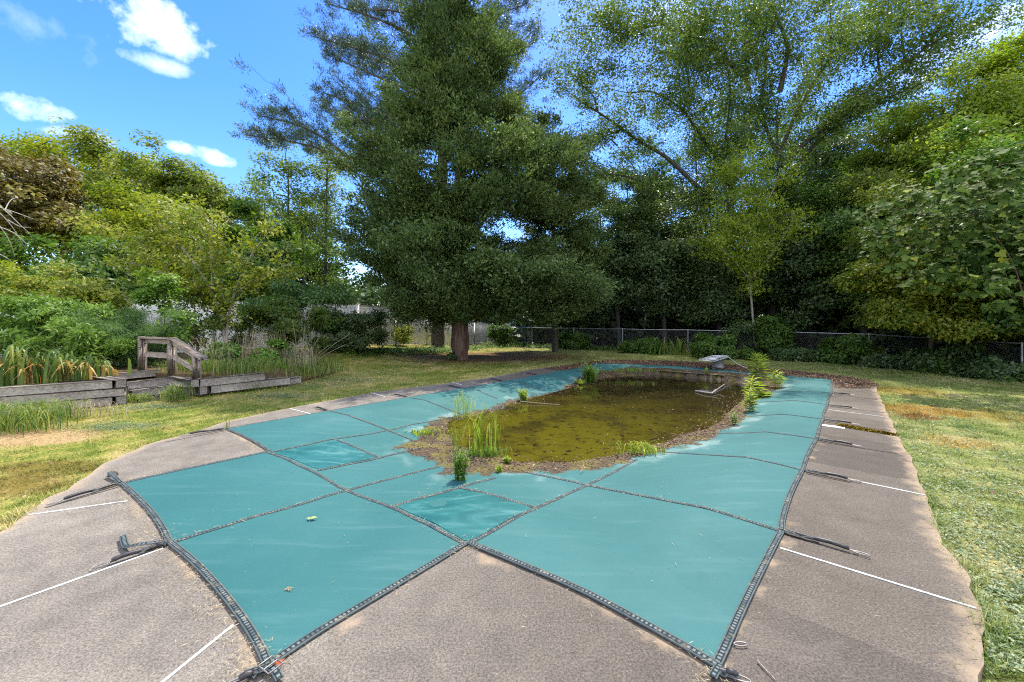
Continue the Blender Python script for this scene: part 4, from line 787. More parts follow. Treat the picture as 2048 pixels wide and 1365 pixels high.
# foliage and bark
LG = {
 'maple': mat_leaf('maple leaves', [(0, (0.061, 0.115, 0.016)), (.5, (0.135, 0.196, 0.024)), (1, (0.297, 0.297, 0.041))], .58),
 'gold': mat_leaf('yellow green leaves', [(0, (0.091, 0.156, 0.016)), (.5, (0.195, 0.247, 0.026)), (1, (0.390, 0.351, 0.046))], .45),
 'copper': mat_leaf('copper leaves', [(0, (.045, .036, .011)), (.4, (.12, .098, .02)), (.7, (.19, .165, .03)), (1, (.28, .27, .04))], .42, tcol=(1.15, 1.0, .5)),
 'canopy': mat_leaf('canopy leaves', [(0, (0.051, 0.106, 0.023)), (.5, (0.108, 0.175, 0.037)), (1, (0.223, 0.269, 0.063))], .42),
 'green': mat_leaf('mid green leaves', [(0, (0.042, 0.098, 0.021)), (.5, (0.083, 0.165, 0.030)), (1, (0.173, 0.247, 0.045))], .5),
 'dark': mat_leaf('dark leaves', [(0, (0.030, 0.063, 0.021)), (.5, (0.057, 0.105, 0.030)), (1, (0.128, 0.173, 0.053))], .32, .45, .45),
 'airy': mat_leaf('airy leaves', [(0, (0.061, 0.115, 0.024)), (.5, (0.128, 0.196, 0.041)), (1, (0.257, 0.297, 0.068))], .56),
 'cedar': mat_leaf('cedar sprays', [(0, (0.037, 0.068, 0.027)), (.5, (0.088, 0.145, 0.044)), (.85, (0.170, 0.230, 0.068)), (1, (0.323, 0.340, 0.153))], .34, .6, .3, (1.1, 1.1, .7)),
 'pine': mat_leaf('pine needles', [(0, (0.029, 0.058, 0.035)), (.6, (0.072, 0.125, 0.067)), (1, (0.160, 0.216, 0.112))], .15, .5, .4, (1, 1, .8)),
 'lime': mat_leaf('lime leaves', [(0, (.12, .20, .016)), (.5, (.23, .32, .03)), (1, (.42, .46, .07))], .55),
 'vine': mat_leaf('grape leaves', [(0, (0.039, 0.079, 0.016)), (.5, (0.083, 0.137, 0.027)), (.85, (0.143, 0.200, 0.041)), (1, (0.286, 0.315, 0.045))], .38, .65, .12),
 'weed': mat_leaf('weed leaves', [(0, (0.062, 0.138, 0.019)), (.5, (0.125, 0.237, 0.031)), (1, (0.250, 0.350, 0.062))], .4),
 'fern': mat_leaf('feathery fronds', [(0, (0.056, 0.126, 0.035)), (.5, (0.105, 0.196, 0.056)), (1, (0.182, 0.280, 0.084))], .35),
 'iris': mat_leaf('iris straps', [(0, (.07, .14, .03)), (.42, (.15, .22, .05)), (.55, (.34, .30, .08)), (.8, (.50, .34, .13)), (1, (.42, .20, .07))], .35, tcol=(1.1, 1, .6)),
 'dry': mat_leaf('dry stalks', [(0, (.22, .17, .10)), (.6, (.40, .34, .22)), (1, (.55, .50, .36))], .2, .8, .1, (1, 1, .8)),
 'grassy': mat_leaf('long grass', [(0, (.06, .13, .015)), (.6, (.15, .22, .035)), (1, (.34, .33, .11))], .4)}
BK = {'grey': mat_bark('grey bark', (.026, .023, .020), (.095, .085, .075)), 'cedar': mat_bark('cedar bark', (.045, .026, .020), (.20, .13, .10), 16, .9, 1.0), 'pine': mat_bark('pine bark', (.045, .036, .032), (.17, .14, .125), 9, 4), 'brown': mat_bark('brown bark', (.05, .036, .025), (.16, .12, .09), 20, 5), 'pale': mat_bark('pale bark', (.16, .14, .12), (.38, .34, .30), 14, 3)}
def finish_tree(name, label, cat, base, wmb, cmb, bark, leaf, group=None, trunk='trunk', crown_n='crown'):
    r = thing(name, label, cat, base, group)
    if wmb is not None and wmb.n: part(wmb, trunk, BK[bark] if isinstance(bark, str) else bark, r, True)
    if cmb is not None and cmb.n: part(cmb, crown_n, LG[leaf] if isinstance(leaf, str) else leaf, r)
    return r
def broadleaf(name, label, cat, base, blobs, n, per, L, leaf, bark='grey', r0=.2, rad=.55, group=None, limbs=110, lean=None, flat=.6, Wr=.55, shell=.62, lump=.42, up=.7, trunk='trunk', top=None):
    """tree or shrub: blobs = [(px, py, distance, rx px, ry px, depth radius m)]"""
    base = np.asarray(base, float); Cs = []; tot = sum(b[3] * b[4] for b in blobs)
    for k, (px, py, d, rx, ry, dr) in enumerate(blobs):
        c = P(px, py, d); Cs.append(ell(max(8, int(n * b_share(blobs[k], tot))), c, (rx * d / F, dr, ry * d / F), shell, lump, seed=k + len(label)))
    C = np.vstack(Cs); C = C[C[:, 2] > hz(C[:, 0], C[:, 1]) + .12]; wm, cm = MB(), MB()
    z1 = np.percentile(C[:, 2], 85) if top is None else top; mid = np.array([*C.mean(0)[:2], z1]); h_ = mid - base
    if lean is None: main = [base - [0, 0, .3], base + h_ * [.15, .15, .3], base + h_ * [.5, .5, .6], mid]
    else: main = [base - [0, 0, .3]] + [np.asarray(q) for q in lean]
    T = C[rs.permutation(len(C))[:limbs]]; wood(wm, [(main, r0, r0 * .2)], T, rt=.006 + r0 * .018, rmax=r0 * .55)
    crown(cm, C, rad * rs.uniform(.7, 1.25, len(C)), per, L, L * Wr, flat, up=up, center=C.mean(0))
    return finish_tree(name, label, cat, base, wm, cm, bark, leaf, group, trunk)
def b_share(b, tot): return b[3] * b[4] / tot
def ground_at(px, d): x = (px - CX) / F * d; return np.array([x, d, float(hz(x, d))])
# ------------------------------------------------------------------ the red cedar, its neighbour and the pine
def conifer(name, label, base, prof, n, per, axis_top, rad=.5, L=.15, Wd=.05, r0=.36, extra=(), leaf='cedar', limbs=130, lobes=0, lobe_amp=0, split=None):
    base = np.asarray(base, float); zs, R = zip(*prof); zs = np.array(zs); R = np.array(R)
    ax = np.asarray(axis_top, float) - base; hgt = ax[2]
    nb = n // 13; zb = rs.uniform(zs[0], zs[-1], nb * 6); w = np.interp(zb, zs, R); zb = zb[rs.uniform(0, R.max(), len(zb)) < w][:nb]; nb = len(zb); tb = rs.uniform(0, 2 * np.pi, nb); Rb = np.interp(zb, zs, R)
    rb = Rb * np.where(rs.uniform(0, 1, nb) < .22, rs.uniform(.2, .7, nb), rs.uniform(.68, 1.06, nb)) * (.86 + .2 * np.sin(3 * tb + zb * 1.9)); er = np.stack([np.cos(tb), np.sin(tb), np.zeros(nb)], 1); et = np.stack([-np.sin(tb), np.cos(tb), np.zeros(nb)], 1)
    j = rs.randint(0, nb, n); u, v, ww = rs.normal(size=(3, n)); sz_ = (.26 + .085 * Rb[j]) * rs.uniform(.7, 1.3, nb)[j]
    cx = base[0] + ax[0] * zb / hgt; cy = base[1] + ax[1] * zb / hgt
    C = np.stack([cx[j], cy[j], base[2] + zb[j]], 1) + er[j] * (rb[j] + u * sz_ * .75)[:, None] + et[j] * (v * sz_ * .8)[:, None]; C[:, 2] += ww * sz_ * .28 + .25 * u * sz_ - .12 * np.abs(v) * sz_
    bv = rs.uniform(0, 1, nb)[j]
    D = unit(er[j] * (.8 + .2 * u)[:, None] + et[j] * (.35 * v)[:, None] + np.stack([0 * u, 0 * u, .45 + .02 * zb[j]], 1))
    for (px, py, d, rx, ry, dr, m_) in extra:
        c = P(px, py, d); e = ell(m_, c, (rx * d / F, dr, ry * d / F), .4, .3); C = np.vstack([C, e]); bv = np.r_[bv, np.repeat(rs.uniform(0, 1, len(e) // 8 + 1), 8)[:len(e)]]; D = np.vstack([D, unit(np.c_[e[:, 0] - base[0], e[:, 1] - base[1], np.full(len(e), .4)])])
    wm, cm = MB(), MB(); t = np.linspace(0, 1, 6)
    main = [base + np.array([0, 0, -.3])] + [base + ax * q for q in (.02, .1, .3, .6, .97)]
    wood(wm, [(main, r0, r0 * .12)] if split is None else split, C[rs.permutation(len(C))[:limbs]], rt=.010, rmax=.09, trunk_sides=24, lobes=lobes, lobe_amp=lobe_amp, up_pen=.8)
    sprays(cm, C, D, rad * rs.uniform(.7, 1.3, len(C)), per, L, Wd, bv=bv)
    return finish_tree(name, label, 'tree', base, wm, cm, 'cedar' if lobes else 'grey', leaf)
conifer('red_cedar', 'large red cedar with fluted reddish trunk and drooping lower boughs on the lawn', CEDAR + [0, 0, hz(*CEDAR[:2])], [(1.9, 2.4), (2.6, 3.9), (4, 4.6), (7, 5.1), (9.0, 4.8), (10.4, 3.5), (12, 3.0), (14, 2.5), (16, 1.8), (18.6, .3)], 3300, 105,
        CEDAR + [-.1, .3, 18.3], .40, .14, .06, .37, extra=[(1130, 590, 17, 90, 48, 1.5, 170), (1010, 550, 15, 130, 42, 1.2, 150), (860, 600, 17, 60, 30, 1.5, 60), (905, 420, 15.6, 90, 130, .8, 130), (900, 540, 15.4, 70, 50, .7, 60)], lobes=7, lobe_amp=.13)
conifer('red_cedar', 'darker red cedar standing close behind the big cedar on its right', ground_at(1110, 22.5), [(1.9, 1.2), (3.4, 2.2), (8, 2.4), (10.5, 2.2), (12, 1.3), (13.2, .5)], 900, 110, ground_at(1105, 22.5) + [0, 0, 13.2], .42, .16, .07, .2, extra=[(1120, 605, 21.8, 60, 30, 1.5, 110)])
def pine():
    d = 24.3; base = ground_at(876, d); base[2] = hz(base[0], base[1]); tr = [base - [0, 0, .3], P(876, 640, d), P(884, 400, d), P(890, 150, d), P(898, -150, d)]
    limbs = [[(885, 335, 0), (780, 322, -.5), (700, 318, -1), (600, 285, -1.3), (490, 270, -1.5)], [(700, 318, -1), (620, 255, -1.5), (522, 232, -2)], [(888, 270, 0), (760, 225, -1), (645, 185, -2)], [(889, 215, 0), (770, 160, .5), (655, 110, 1)],
             [(890, 170, 0), (760, 110, 0), (622, 72, 0)], [(892, 110, 0), (770, 40, -1), (655, 8, -1)], [(893, 50, 0), (780, -30, 0), (690, -70, .5)], [(890, 240, 0), (760, 262, 1), (640, 212, 2)],
             [(892, 190, 0), (1000, 130, 1), (1068, 60, 1)], [(890, 260, 0), (1010, 215, 1), (1085, 150, 1)], [(895, 90, 0), (990, 30, 0), (1050, 10, 0)], [(890, 200, 0), (880, 160, -3), (860, 120, -4)], [(895, 20, 0), (960, -60, 0), (1000, -80, 0)], [(889, 300, 0), (980, 290, 1.5), (1060, 250, 2.5)], [(891, 150, 0), (770, 130, 2), (680, 90, 3)], [(893, 60, 0), (800, 20, -2), (720, 20, -3)], [(889, 230, 0), (800, 240, -2), (690, 240, -3)], [(889, 300, 0), (790, 290, 2), (680, 250, 3)], [(893, 130, 0), (960, 70, -2), (1020, 60, -3)]]
    mains = [(tr, .40, .18)]; C = []; D = []
    for l in limbs:
        p = np.array([P(x, y, d + o) for x, y, o in l]); mains.append((p, .11, .025)); q = resample(smooth(p, 2), .12); q = q[int(len(q) * .33):]; f = np.linspace(0, 1, len(q))
        q = np.repeat(q, 2, 0); f = np.repeat(f, 2); k = rs.uniform(0, 1, len(q)) < .85; o = rs.normal(size=(len(q), 3)) * np.array([.55, .75, .3]) * (.55 + .7 * np.sin(np.pi * f))[:, None]; o[:, 2] = np.abs(o[:, 2]) * 1.1 - .05
        c = (q + o)[k]; C.append(c); dl = unit(q[-1] - q[0]); D.append(unit(np.tile(dl, (len(c), 1)) * .6 + o[k] * .6 + [0, 0, .75]))
    C = np.vstack(C); D = np.vstack(D); wm, cm = MB(), MB(); wood(wm, mains, C[rs.permutation(len(C))[:330]], rt=.010, rmax=.05, trunk_sides=14, step=.35)
    sprays(cm, C, D, .30 * rs.uniform(.7, 1.3, len(C)), 95, .21, .028, .8, 1.2)
    finish_tree('pine_tree', 'tall pine behind the big cedar with long open limbs reaching far left', 'tree', base, wm, cm, 'pine', 'pine')
pine()

# ------------------------------------------------------------------ trees on the left
broadleaf('maple_tree', 'copper leaved maple at the left edge of the yard', 'tree', ground_at(-60, 25), [(5, 330, 24, 95, 75, 3.5), (55, 360, 24, 70, 70, 3), (20, 455, 23, 110, 75, 3.5), (-120, 400, 25, 120, 130, 4)], 620, 62, .17, 'copper', 'brown', .35, .75, lump=.3)
broadleaf('maple_tree', 'broad yellow green maple filling the left background behind the copper maple', 'tree', ground_at(200, 36), [(190, 360, 35, 120, 70, 5), (280, 430, 34, 150, 90, 5), (110, 330, 37, 70, 55, 4)], 800, 62, .19, 'gold', 'grey', .4, .9)
broadleaf('ash_tree', 'ash tree with the tallest feathery green top of the left background', 'tree', ground_at(350, 33), [(345, 345, 32, 58, 55, 3), (390, 400, 32, 70, 60, 3), (330, 450, 31, 90, 70, 3)], 460, 58, .16, 'maple', 'grey', .3, .75)
broadleaf('maple_tree', 'yellow green tree at the right end of the left background beside the sky gap', 'tree', ground_at(420, 40), [(420, 430, 39, 75, 70, 4), (470, 480, 38, 60, 60, 4)], 380, 55, .19, 'maple', 'grey', .3, .8)
broadleaf('willow_tree', 'olive green bushy tree in the middle left in front of the tall maple', 'tree', ground_at(300, 24), [(330, 480, 24, 120, 80, 3), (230, 470, 25, 80, 80, 3), (420, 520, 23, 60, 60, 2.5)], 620, 60, .13, 'gold', 'brown', .22, .65)
broadleaf('small_tree', 'dark leafy small tree in the gap behind the young cherry', 'tree', ground_at(515, 23), [(515, 460, 23, 50, 42, 1.8), (500, 540, 22, 60, 55, 2), (560, 520, 23, 45, 60, 2)], 330, 62, .13, 'green', 'brown', .14, .55)
broadleaf('small_tree', 'shaded dark green tree under the copper maple', 'tree', ground_at(150, 20), [(150, 540, 20, 120, 55, 2.5), (240, 570, 19, 70, 50, 2)], 320, 55, .14, 'green', 'brown', .16, .55)
for px, d, dx, lab, bl in ((575, 31, 0, 'slender airy birch left of the pine with sky showing through', [(560, 360, 31, 50, 80, 2.5), (590, 470, 31, 50, 90, 2.5)]), (650, 32, 0, 'slender airy birch half hidden behind the big cedar', [(640, 400, 32, 55, 110, 2.5), (690, 330, 33, 50, 60, 2.5), (660, 520, 32, 45, 60, 2.5)]),
                           (525, 35, 0, 'thin airy tree at the right edge of the left background', [(525, 420, 35, 40, 60, 2.5), (540, 500, 35, 50, 50, 2.5)])):
    broadleaf('birch_tree', lab, 'tree', ground_at(px, d), bl, 300, 26, .13, 'airy', 'grey', .17, .75, group='airy trees left of the cedar', limbs=220, shell=.3, up=.4)
broadleaf('ash_tree', 'tall mid green tree far behind the slender birches', 'tree', ground_at(610, 44), [(590, 480, 44, 85, 80, 3), (660, 440, 44, 70, 90, 3), (540, 530, 43, 60, 50, 3)], 420, 46, .17, 'maple', 'grey', .3, .9, shell=.4)
# young cherry
def limb_tree(name, label, cat, base, limbs, d, n_off, per, L, leaf, bark, r, off=.5, rad=.3, start=.3, depth_amp=.6, flat=.6, group=None, tw=.004, Wr=.5, zone=(), step=.4, rmin=.012):
    mains = []; C = []
    for k, l in enumerate(limbs):
        p = np.array([P(q[0], q[1], d + (q[2] if len(q) > 2 else 0)) for q in l]); mains.append((p, r[k] if k < len(r) else r[-1], rmin)); q = resample(smooth(p, 2), .15); q = q[int(len(q) * start):]
        m = int(n_off * len(q) * .15); j = rs.randint(0, len(q), m); f = .35 + .65 * j / len(q); C.append(q[j] + rs.normal(size=(m, 3)) * np.array([off, off * depth_amp * 1.6, off * .7]) * f[:, None])
    for (px, py, dd, rx, ry, dr, m) in zone: C.append(ell(m, P(px, py, dd), (rx * dd / F, dr, ry * dd / F), .2, .2))
    C = np.vstack(C); C = C[C[:, 2] > hz(C[:, 0], C[:, 1]) + .15]; wm, cm = MB(), MB(); wood(wm, mains, C[rs.permutation(len(C))[:450]], rt=tw, rmax=.05, trunk_sides=10, step=step)
    crown(cm, C, rad * rs.uniform(.7, 1.3, len(C)), per, L, L * Wr, flat, up=.6, out=.2, center=C.mean(0) - [0, 0, 2])
    return finish_tree(name, label, cat, base, wm, cm, bark, leaf, group)
limb_tree('cherry_sapling', 'young yellow green cherry with three thin bare stems behind the dry grass', 'tree', ground_at(452, 13.4), [[(452, 690), (440, 630), (425, 580), (370, 500), (290, 420)], [(452, 690), (455, 640), (470, 580), (500, 510), (545, 455)], [(440, 630), (400, 590), (330, 545), (235, 520)], [(466, 590), (510, 560), (585, 525)], [(425, 580), (420, 520), (430, 450), (400, 420)], [(370, 500), (300, 480), (240, 470)], [(455, 640), (420, 600), (390, 560)]],
          13.4, 22, 15, .10, 'gold', 'pale', [.055, .045, .03, .02], .38, .26, .22)
# ------------------------------------------------------------------ shrubs and perennials on the left
def shrub(name, label, px, d, blobs, n, per, L, leaf, rad=.3, group=None, cat='shrub', r0=.03, limbs=90, Wr=.5, lump=.25, up=.6):
    return broadleaf(name, label, cat, ground_at(px, d), blobs, n, per, L, leaf, 'brown', r0, rad, group, limbs, trunk='stems', Wr=Wr, lump=lump, shell=.55, up=up)
shrub('shrub', 'big rounded yellow green shrub at the left edge above the irises', 90, 14.5, [(60, 570, 14.5, 105, 50, 1.3), (150, 610, 14, 85, 50, 1.2), (-60, 600, 14.5, 90, 70, 1.4)], 520, 55, .085, 'gold', .3)
shrub('goldenrod', 'bright green leafy goldenrod thicket behind the irises', 90, 11, [(40, 650, 10.8, 75, 62, .8), (130, 665, 10.6, 85, 65, .8), (200, 690, 10.4, 40, 45, .6), (-60, 660, 10.8, 60, 70, .8)], 620, 55, .085, 'weed', .2, cat='perennial', Wr=.28, up=.3)
shrub('shrub', 'yellow green shrub between the goldenrod and the white fence', 215, 14, [(215, 640, 13.5, 40, 60, .9), (190, 600, 14, 40, 30, .8)], 170, 50, .08, 'gold', .25)
shrub('climbing_bush', 'leafy green climber standing behind the wooden handrail', 330, 11.8, [(330, 600, 11.8, 36, 45, .5), (350, 650, 11.6, 28, 35, .4), (320, 560, 12, 25, 25, .4)], 120, 26, .065, 'weed', .22, Wr=.7)
shrub('sumac', 'blue green feathery sumac top left of the cedar', 620, 17.5, [(610, 590, 17.5, 75, 32, 1.4), (560, 615, 17, 60, 40, 1.2), (660, 620, 17.5, 50, 35, 1.2)], 260, 45, .12, 'fern', .32, Wr=.28)
shrub('shrub', 'olive shrub with bare lower stems in front of the shaded fence panel', 560, 15.5, [(535, 640, 15.5, 60, 45, 1), (600, 660, 15.5, 60, 45, 1), (480, 655, 15.2, 36, 36, .8)], 300, 45, .075, 'airy', .26)
shrub('shrub', 'dense dark green shrub at the lawn edge left of the pine trunk', 735, 18.3, [(735, 655, 18.3, 46, 42, 1.1), (700, 675, 18, 45, 30, 1), (690, 640, 18.6, 35, 30, 1)], 380, 55, .075, 'dark', .28)
shrub('shrub', 'pale yellow green shrub in front of the white fence beside the pine trunk', 845, 26.5, [(845, 668, 26.5, 34, 24, 1), (800, 662, 23.5, 30, 26, 1)], 170, 40, .085, 'gold', .3)
shrub('shrub', 'small green shrub at the low end of the white fence', 1000, 27, [(1000, 672, 27, 25, 22, .8)], 90, 40, .1, 'green', .3)
shrub('shrub', 'thin airy shrub in front of the white fence behind the handrail', 395, 13.2, [(395, 650, 13.2, 40, 42, .6), (375, 600, 13.2, 30, 30, .5)], 110, 24, .07, 'airy', .26)
# feathery asparagus fern
def feathery():
    base = ground_at(275, 11.3); cm, wm = MB(), MB(); C = []; D = []
    for k in range(44):
        a = rs.uniform(0, 6.28); q = base + [rs.normal() * .35, rs.normal() * .25, 0]; h_ = rs.uniform(1.3, 2.25); l = rs.uniform(.2, .8)
        p = smooth([q, q + [math.cos(a) * l * .2, math.sin(a) * l * .2, h_ * .5], q + [math.cos(a) * l * .7, math.sin(a) * l * .7, h_ * .9], q + [math.cos(a) * l * 1.3, math.sin(a) * l * 1.3, h_ * .92]], 2); tube(wm, p, np.linspace(.006, .002, len(p)), 3, cap=False)
        s = resample(p, .07); s = s[len(s) // 3:]; C.append(s + rs.normal(size=s.shape) * .06); D.append(unit(rs.normal(size=s.shape) * .6 + [math.cos(a) * .6, math.sin(a) * .6, .3]))
    C = np.vstack(C); D = np.vstack(D); sprays(cm, C, D, .16, 70, .10, .008, .9, 1.0)
    finish_tree('asparagus_fern', 'tall feathery asparagus fern left of the wooden handrail', 'perennial', base, wm, cm, 'brown', 'fern', None, 'stems', 'foliage')
feathery()
# irises with yellowing, folded leaves
def iris(px, py, lab, n=26, hgt=.5, dry=.5):
    b = G(px, py, .47); base = np.array([b[0], b[1], .46]); q = base + np.c_[rs.normal(size=(n, 2)) * [.16, .12], np.zeros(n)]; m = MB()
    v = np.where(rs.uniform(0, 1, n) < dry, rs.uniform(.45, 1.0, n), rs.uniform(0, .5, n)); lean = np.where(v > .45, rs.uniform(.3, 1.5, n), rs.uniform(.1, .7, n)); az = np.where(v > .5, rs.uniform(-2.6, .3, n), rs.uniform(0, 6.28, n))
    blades(m, q, hgt * rs.uniform(.6, 1.15, n) * np.where(v > .5, .75, 1), rs.uniform(.045, .07, n), lean, az, 7, 1.1, v)
    r = thing('iris_plant', lab, 'iris', base, 'irises behind the timber wall'); part(m, 'leaves', LG['iris'], r)
for px, py, lab, dry, h_ in ((12, 772, 'yellowing iris clump cut by the left edge of the photo', .6, .65), (60, 768, 'iris clump with wide drooping yellow leaves near the left end of the timber wall', .5, .55), (100, 764, 'green and straw iris clump above the middle of the timber wall', .45, .5), (140, 760, 'iris clump folding tan leaves over the timber wall, right of middle', .6, .5), (172, 757, 'iris clump with rusty dry tips near the timber wall corner', .65, .45), (205, 752, 'low withered iris clump nearest the steps', .75, .3)):
    iris(px, py, lab, 34, h_ * 1.15, dry - .28)

# long grass tufts
def tuft(name, label, base, n, h, w, sx, sy, leaf, lean=(.25, 1.5), cat='grass tuft', group=None, segs=5, vr=(0, 1), curl=1.0, pn='leaves'):
    base = np.asarray(base, float); q = base + np.c_[rs.normal(size=(n, 2)) * [sx, sy], np.zeros(n)]; m = MB(); blades(m, q, h * rs.uniform(.45, 1.1, n), w * rs.uniform(.7, 1.3, n), rs.uniform(*lean, n), rs.uniform(0, 6.28, n), segs, curl, rs.uniform(*vr, n))
    r = thing(name, label, cat, base, group); part(m, pn, LG[leaf], r); return r
tuft('grass_tuft', 'tall green grass growing against the left end of the timber wall', G(25, 858), 420, .42, .011, .42, .18, 'grassy')
tuft('grass_tuft', 'smaller green grass tuft in front of the timber wall', G(95, 838), 240, .34, .010, .28, .15, 'grassy')
tuft('grass_tuft', 'brownish seeding grass along the foot of the timber wall', G(160, 832), 200, .26, .006, .35, .08, 'dry')
tuft('grass_tuft', 'bright grass tuft beside the lower step', G(352, 800), 150, .36, .010, .12, .12, 'grassy'); tuft('grass_tuft', 'yellow green weeds on the lowest step', G(275, 803), 120, .18, .012, .15, .1, 'grassy')
tuft('grass_tuft', 'thin grass fringe at the foot of the low timber wall', G(470, 780), 260, .2, .006, .55, .1, 'grassy')
tuft('grass_tuft', 'grass growing on top of the bed behind the low timber wall', G(480, 742, .45), 1100, .3, .009, .6, .4, 'grassy'); tuft('grass_tuft', 'green grass at the right end of the weedy bed', G(620, 735, .1), 500, .4, .010, .4, .35, 'grassy')
tuft('grass_tuft', 'yellow green grass around the foot of the handrail', G(400, 738, .45), 700, .25, .009, .35, .35, 'grassy')
tuft('grass_tuft', 'yellow green grass spilling from the bed end onto the lawn', np.array([-6.0, 12.2, .12]), 700, .32, .009, .45, .55, 'grassy')
tuft('dry_grass', 'tall tan dry grass clump in the middle of the weedy bed', G(520, 722, .45), 300, .95, .007, .35, .25, 'dry', (.05, .8), 'dry grass'); tuft('dry_grass', 'arching dry stalks at the right end of the weedy bed', G(590, 735, .3), 170, .75, .008, .25, .2, 'dry', (.4, 1.3), 'dry grass')
tuft('dry_grass', 'tan dry grass just right of the wooden handrail', G(425, 735, .45), 150, .8, .007, .3, .2, 'dry', (.1, .8), 'dry grass')
tuft('sword_plant', 'blue green sword leaved iris clump right of the dry grass', G(575, 728, .4), 40, .62, .035, .16, .12, 'fern', (.05, .35), 'iris'); tuft('sword_plant', 'blue green sword leaved iris clump left of the dry grass', G(462, 724, .45), 36, .55, .035, .14, .12, 'fern', (.05, .35), 'iris')
shrub('weed_plant', 'leafy bright green weed between the dry grass and the handrail', 440, 11.2, [(440, 708, 11.2, 26, 24, .4)], 60, 40, .075, 'weed', .16, cat='weed'); shrub('weed_plant', 'leafy green weed in front of the tall dry grass', 545, 11.6, [(545, 712, 11.6, 26, 34, .4)], 90, 40, .06, 'weed', .15, cat='weed')
# bare canes over the bed
def canes():
    b = ground_at(600, 12.4); m = MB()
    for k, (x, y) in enumerate(((640, 672), (628, 655), (690, 690), (660, 690), (585, 640), (610, 648), (700, 668))):
        tube(m, smooth([b, (b + P(x, y, 12.2)) / 2 + [0, 0, .15], P(x, y, 12.2)], 2), .007, 4)
    tag(m.build('bare_canes', M_twig, None, (0, 0, 0)), 'bare grey canes leaning over the right end of the weedy bed', 'canes')
canes()
m = MB()
for l in ([(-30, 395), (10, 420), (40, 450), (62, 470)], [(-30, 400), (15, 440), (35, 470), (48, 492)], [(0, 415), (30, 425), (66, 438)], [(-10, 440), (20, 480), (30, 515)], [(10, 420), (20, 400), (35, 395)], [(-20, 450), (25, 462), (55, 490)], [(15, 440), (40, 455), (58, 455)], [(-30, 500), (10, 512), (30, 530)]):
    p = smooth([P(x, y, 16 + .3 * k) for k, (x, y) in enumerate(l)], 2); tube(m, p, np.linspace(.022, .006, len(p)), 4)
tag(m.build('dead_branches', mat_bark('dead grey wood', (.30, .27, .25), (.50, .47, .44), 20, 20, .3), None, (0, 0, 0)), 'bare grey dead branches at the left edge in front of the copper maple', 'branches')

# ------------------------------------------------------------------ the spreading trees on the right
Zc = lambda l: [(x * .4873 + 1050, y * .4874) + tuple(o) for x, y, *o in l]
limb_tree('spreading_tree', 'tall spreading tree with limbs fanning to the upper right above the fence', 'tree', ground_at(1548, 24), [Zc([(1010, 1400), (1020, 1000), (1045, 750), (1040, 640), (1030, 480), (1045, 380)]), Zc([(1045, 380), (1075, 250, -.5), (1080, 180, -.5), (1010, 20, -1), (1000, -120, -1)]), Zc([(1040, 640), (1120, 450, 1), (1250, 230, 1.5), (1340, 120, 2), (1500, 0, 2), (1600, -80, 2)]),
   Zc([(1042, 690), (1200, 540, -1), (1330, 460, -1.5), (1460, 330, -2), (1560, 260, -2), (1640, 200, -2.5), (1800, 100, -3), (2040, 40, -3)]), Zc([(1050, 760), (1180, 600, -.5), (1350, 440, -1), (1530, 390, -1.5), (1700, 310, -2), (1900, 265, -2.5)]), Zc([(1560, 260, -2), (1540, 120, -2), (1560, 0, -2.5), (1640, -60, -3)]), Zc([(1040, 640), (1000, 560, 1), (960, 420, 2), (1000, 280, 2), (950, 100, 2), (980, -80, 2)]), Zc([(1250, 230, 1.5), (1260, 100, 1), (1240, -40, .5)]), Zc([(1460, 330, -2), (1440, 180, -1), (1500, 60, 0), (1480, -60, 0)]), Zc([(1640, 200, -2.5), (1760, 20, -3), (1800, -80, -3)])],
   24, 24, 40, .10, 'canopy', 'grey', [.28, .15, .13, .14, .13, .07, .12, .07, .07, .06], .95, .5, .2, 1.3, zone=[(1480, -20, 22, 200, 60, 3, 60), (1400, 100, 22, 160, 90, 3, 80), (1800, 40, 20, 150, 60, 2, 40), (1640, 60, 22, 130, 80, 3, 60)])
limb_tree('spreading_tree', 'twin of the spreading tree, its limbs sweeping to the upper left above the fence', 'tree', ground_at(1452, 25), [Zc([(830, 1400), (840, 1050), (850, 780), (880, 630), (900, 480), (920, 370)]), Zc([(920, 370), (900, 310), (760, 200, -.5), (700, 150, -1), (560, 100, -1.5), (430, 60, -2), (300, 20, -2)]), Zc([(920, 370), (900, 200, 1), (910, 60, 1), (880, -100, 1)]), Zc([(850, 780), (790, 650, .5), (700, 530, .5), (650, 450, .5), (530, 370, 0), (420, 385, -.5), (330, 360, -1)]),
   Zc([(840, 900), (810, 700, -.5), (825, 550, -1), (850, 370, -1), (810, 180, -1), (870, 20, -1)]), Zc([(650, 450, .5), (680, 350, 1), (640, 200, 1), (690, 60, 1)]), Zc([(700, 150, -1), (720, 60, -1), (780, -60, -1)]), Zc([(560, 100, -1.5), (420, 130, -2), (260, 100, -2), (140, 130, -2)]), Zc([(760, 200, -.5), (600, 230, -1.5), (480, 180, -2)])],
   25, 24, 40, .10, 'canopy', 'grey', [.27, .14, .11, .14, .11, .07, .06, .06, .06], .95, .5, .2, 1.3, zone=[(1250, 40, 22, 120, 60, 3, 60), (1180, 130, 22, 90, 80, 2.5, 50), (1330, 180, 23, 120, 90, 3, 60)])
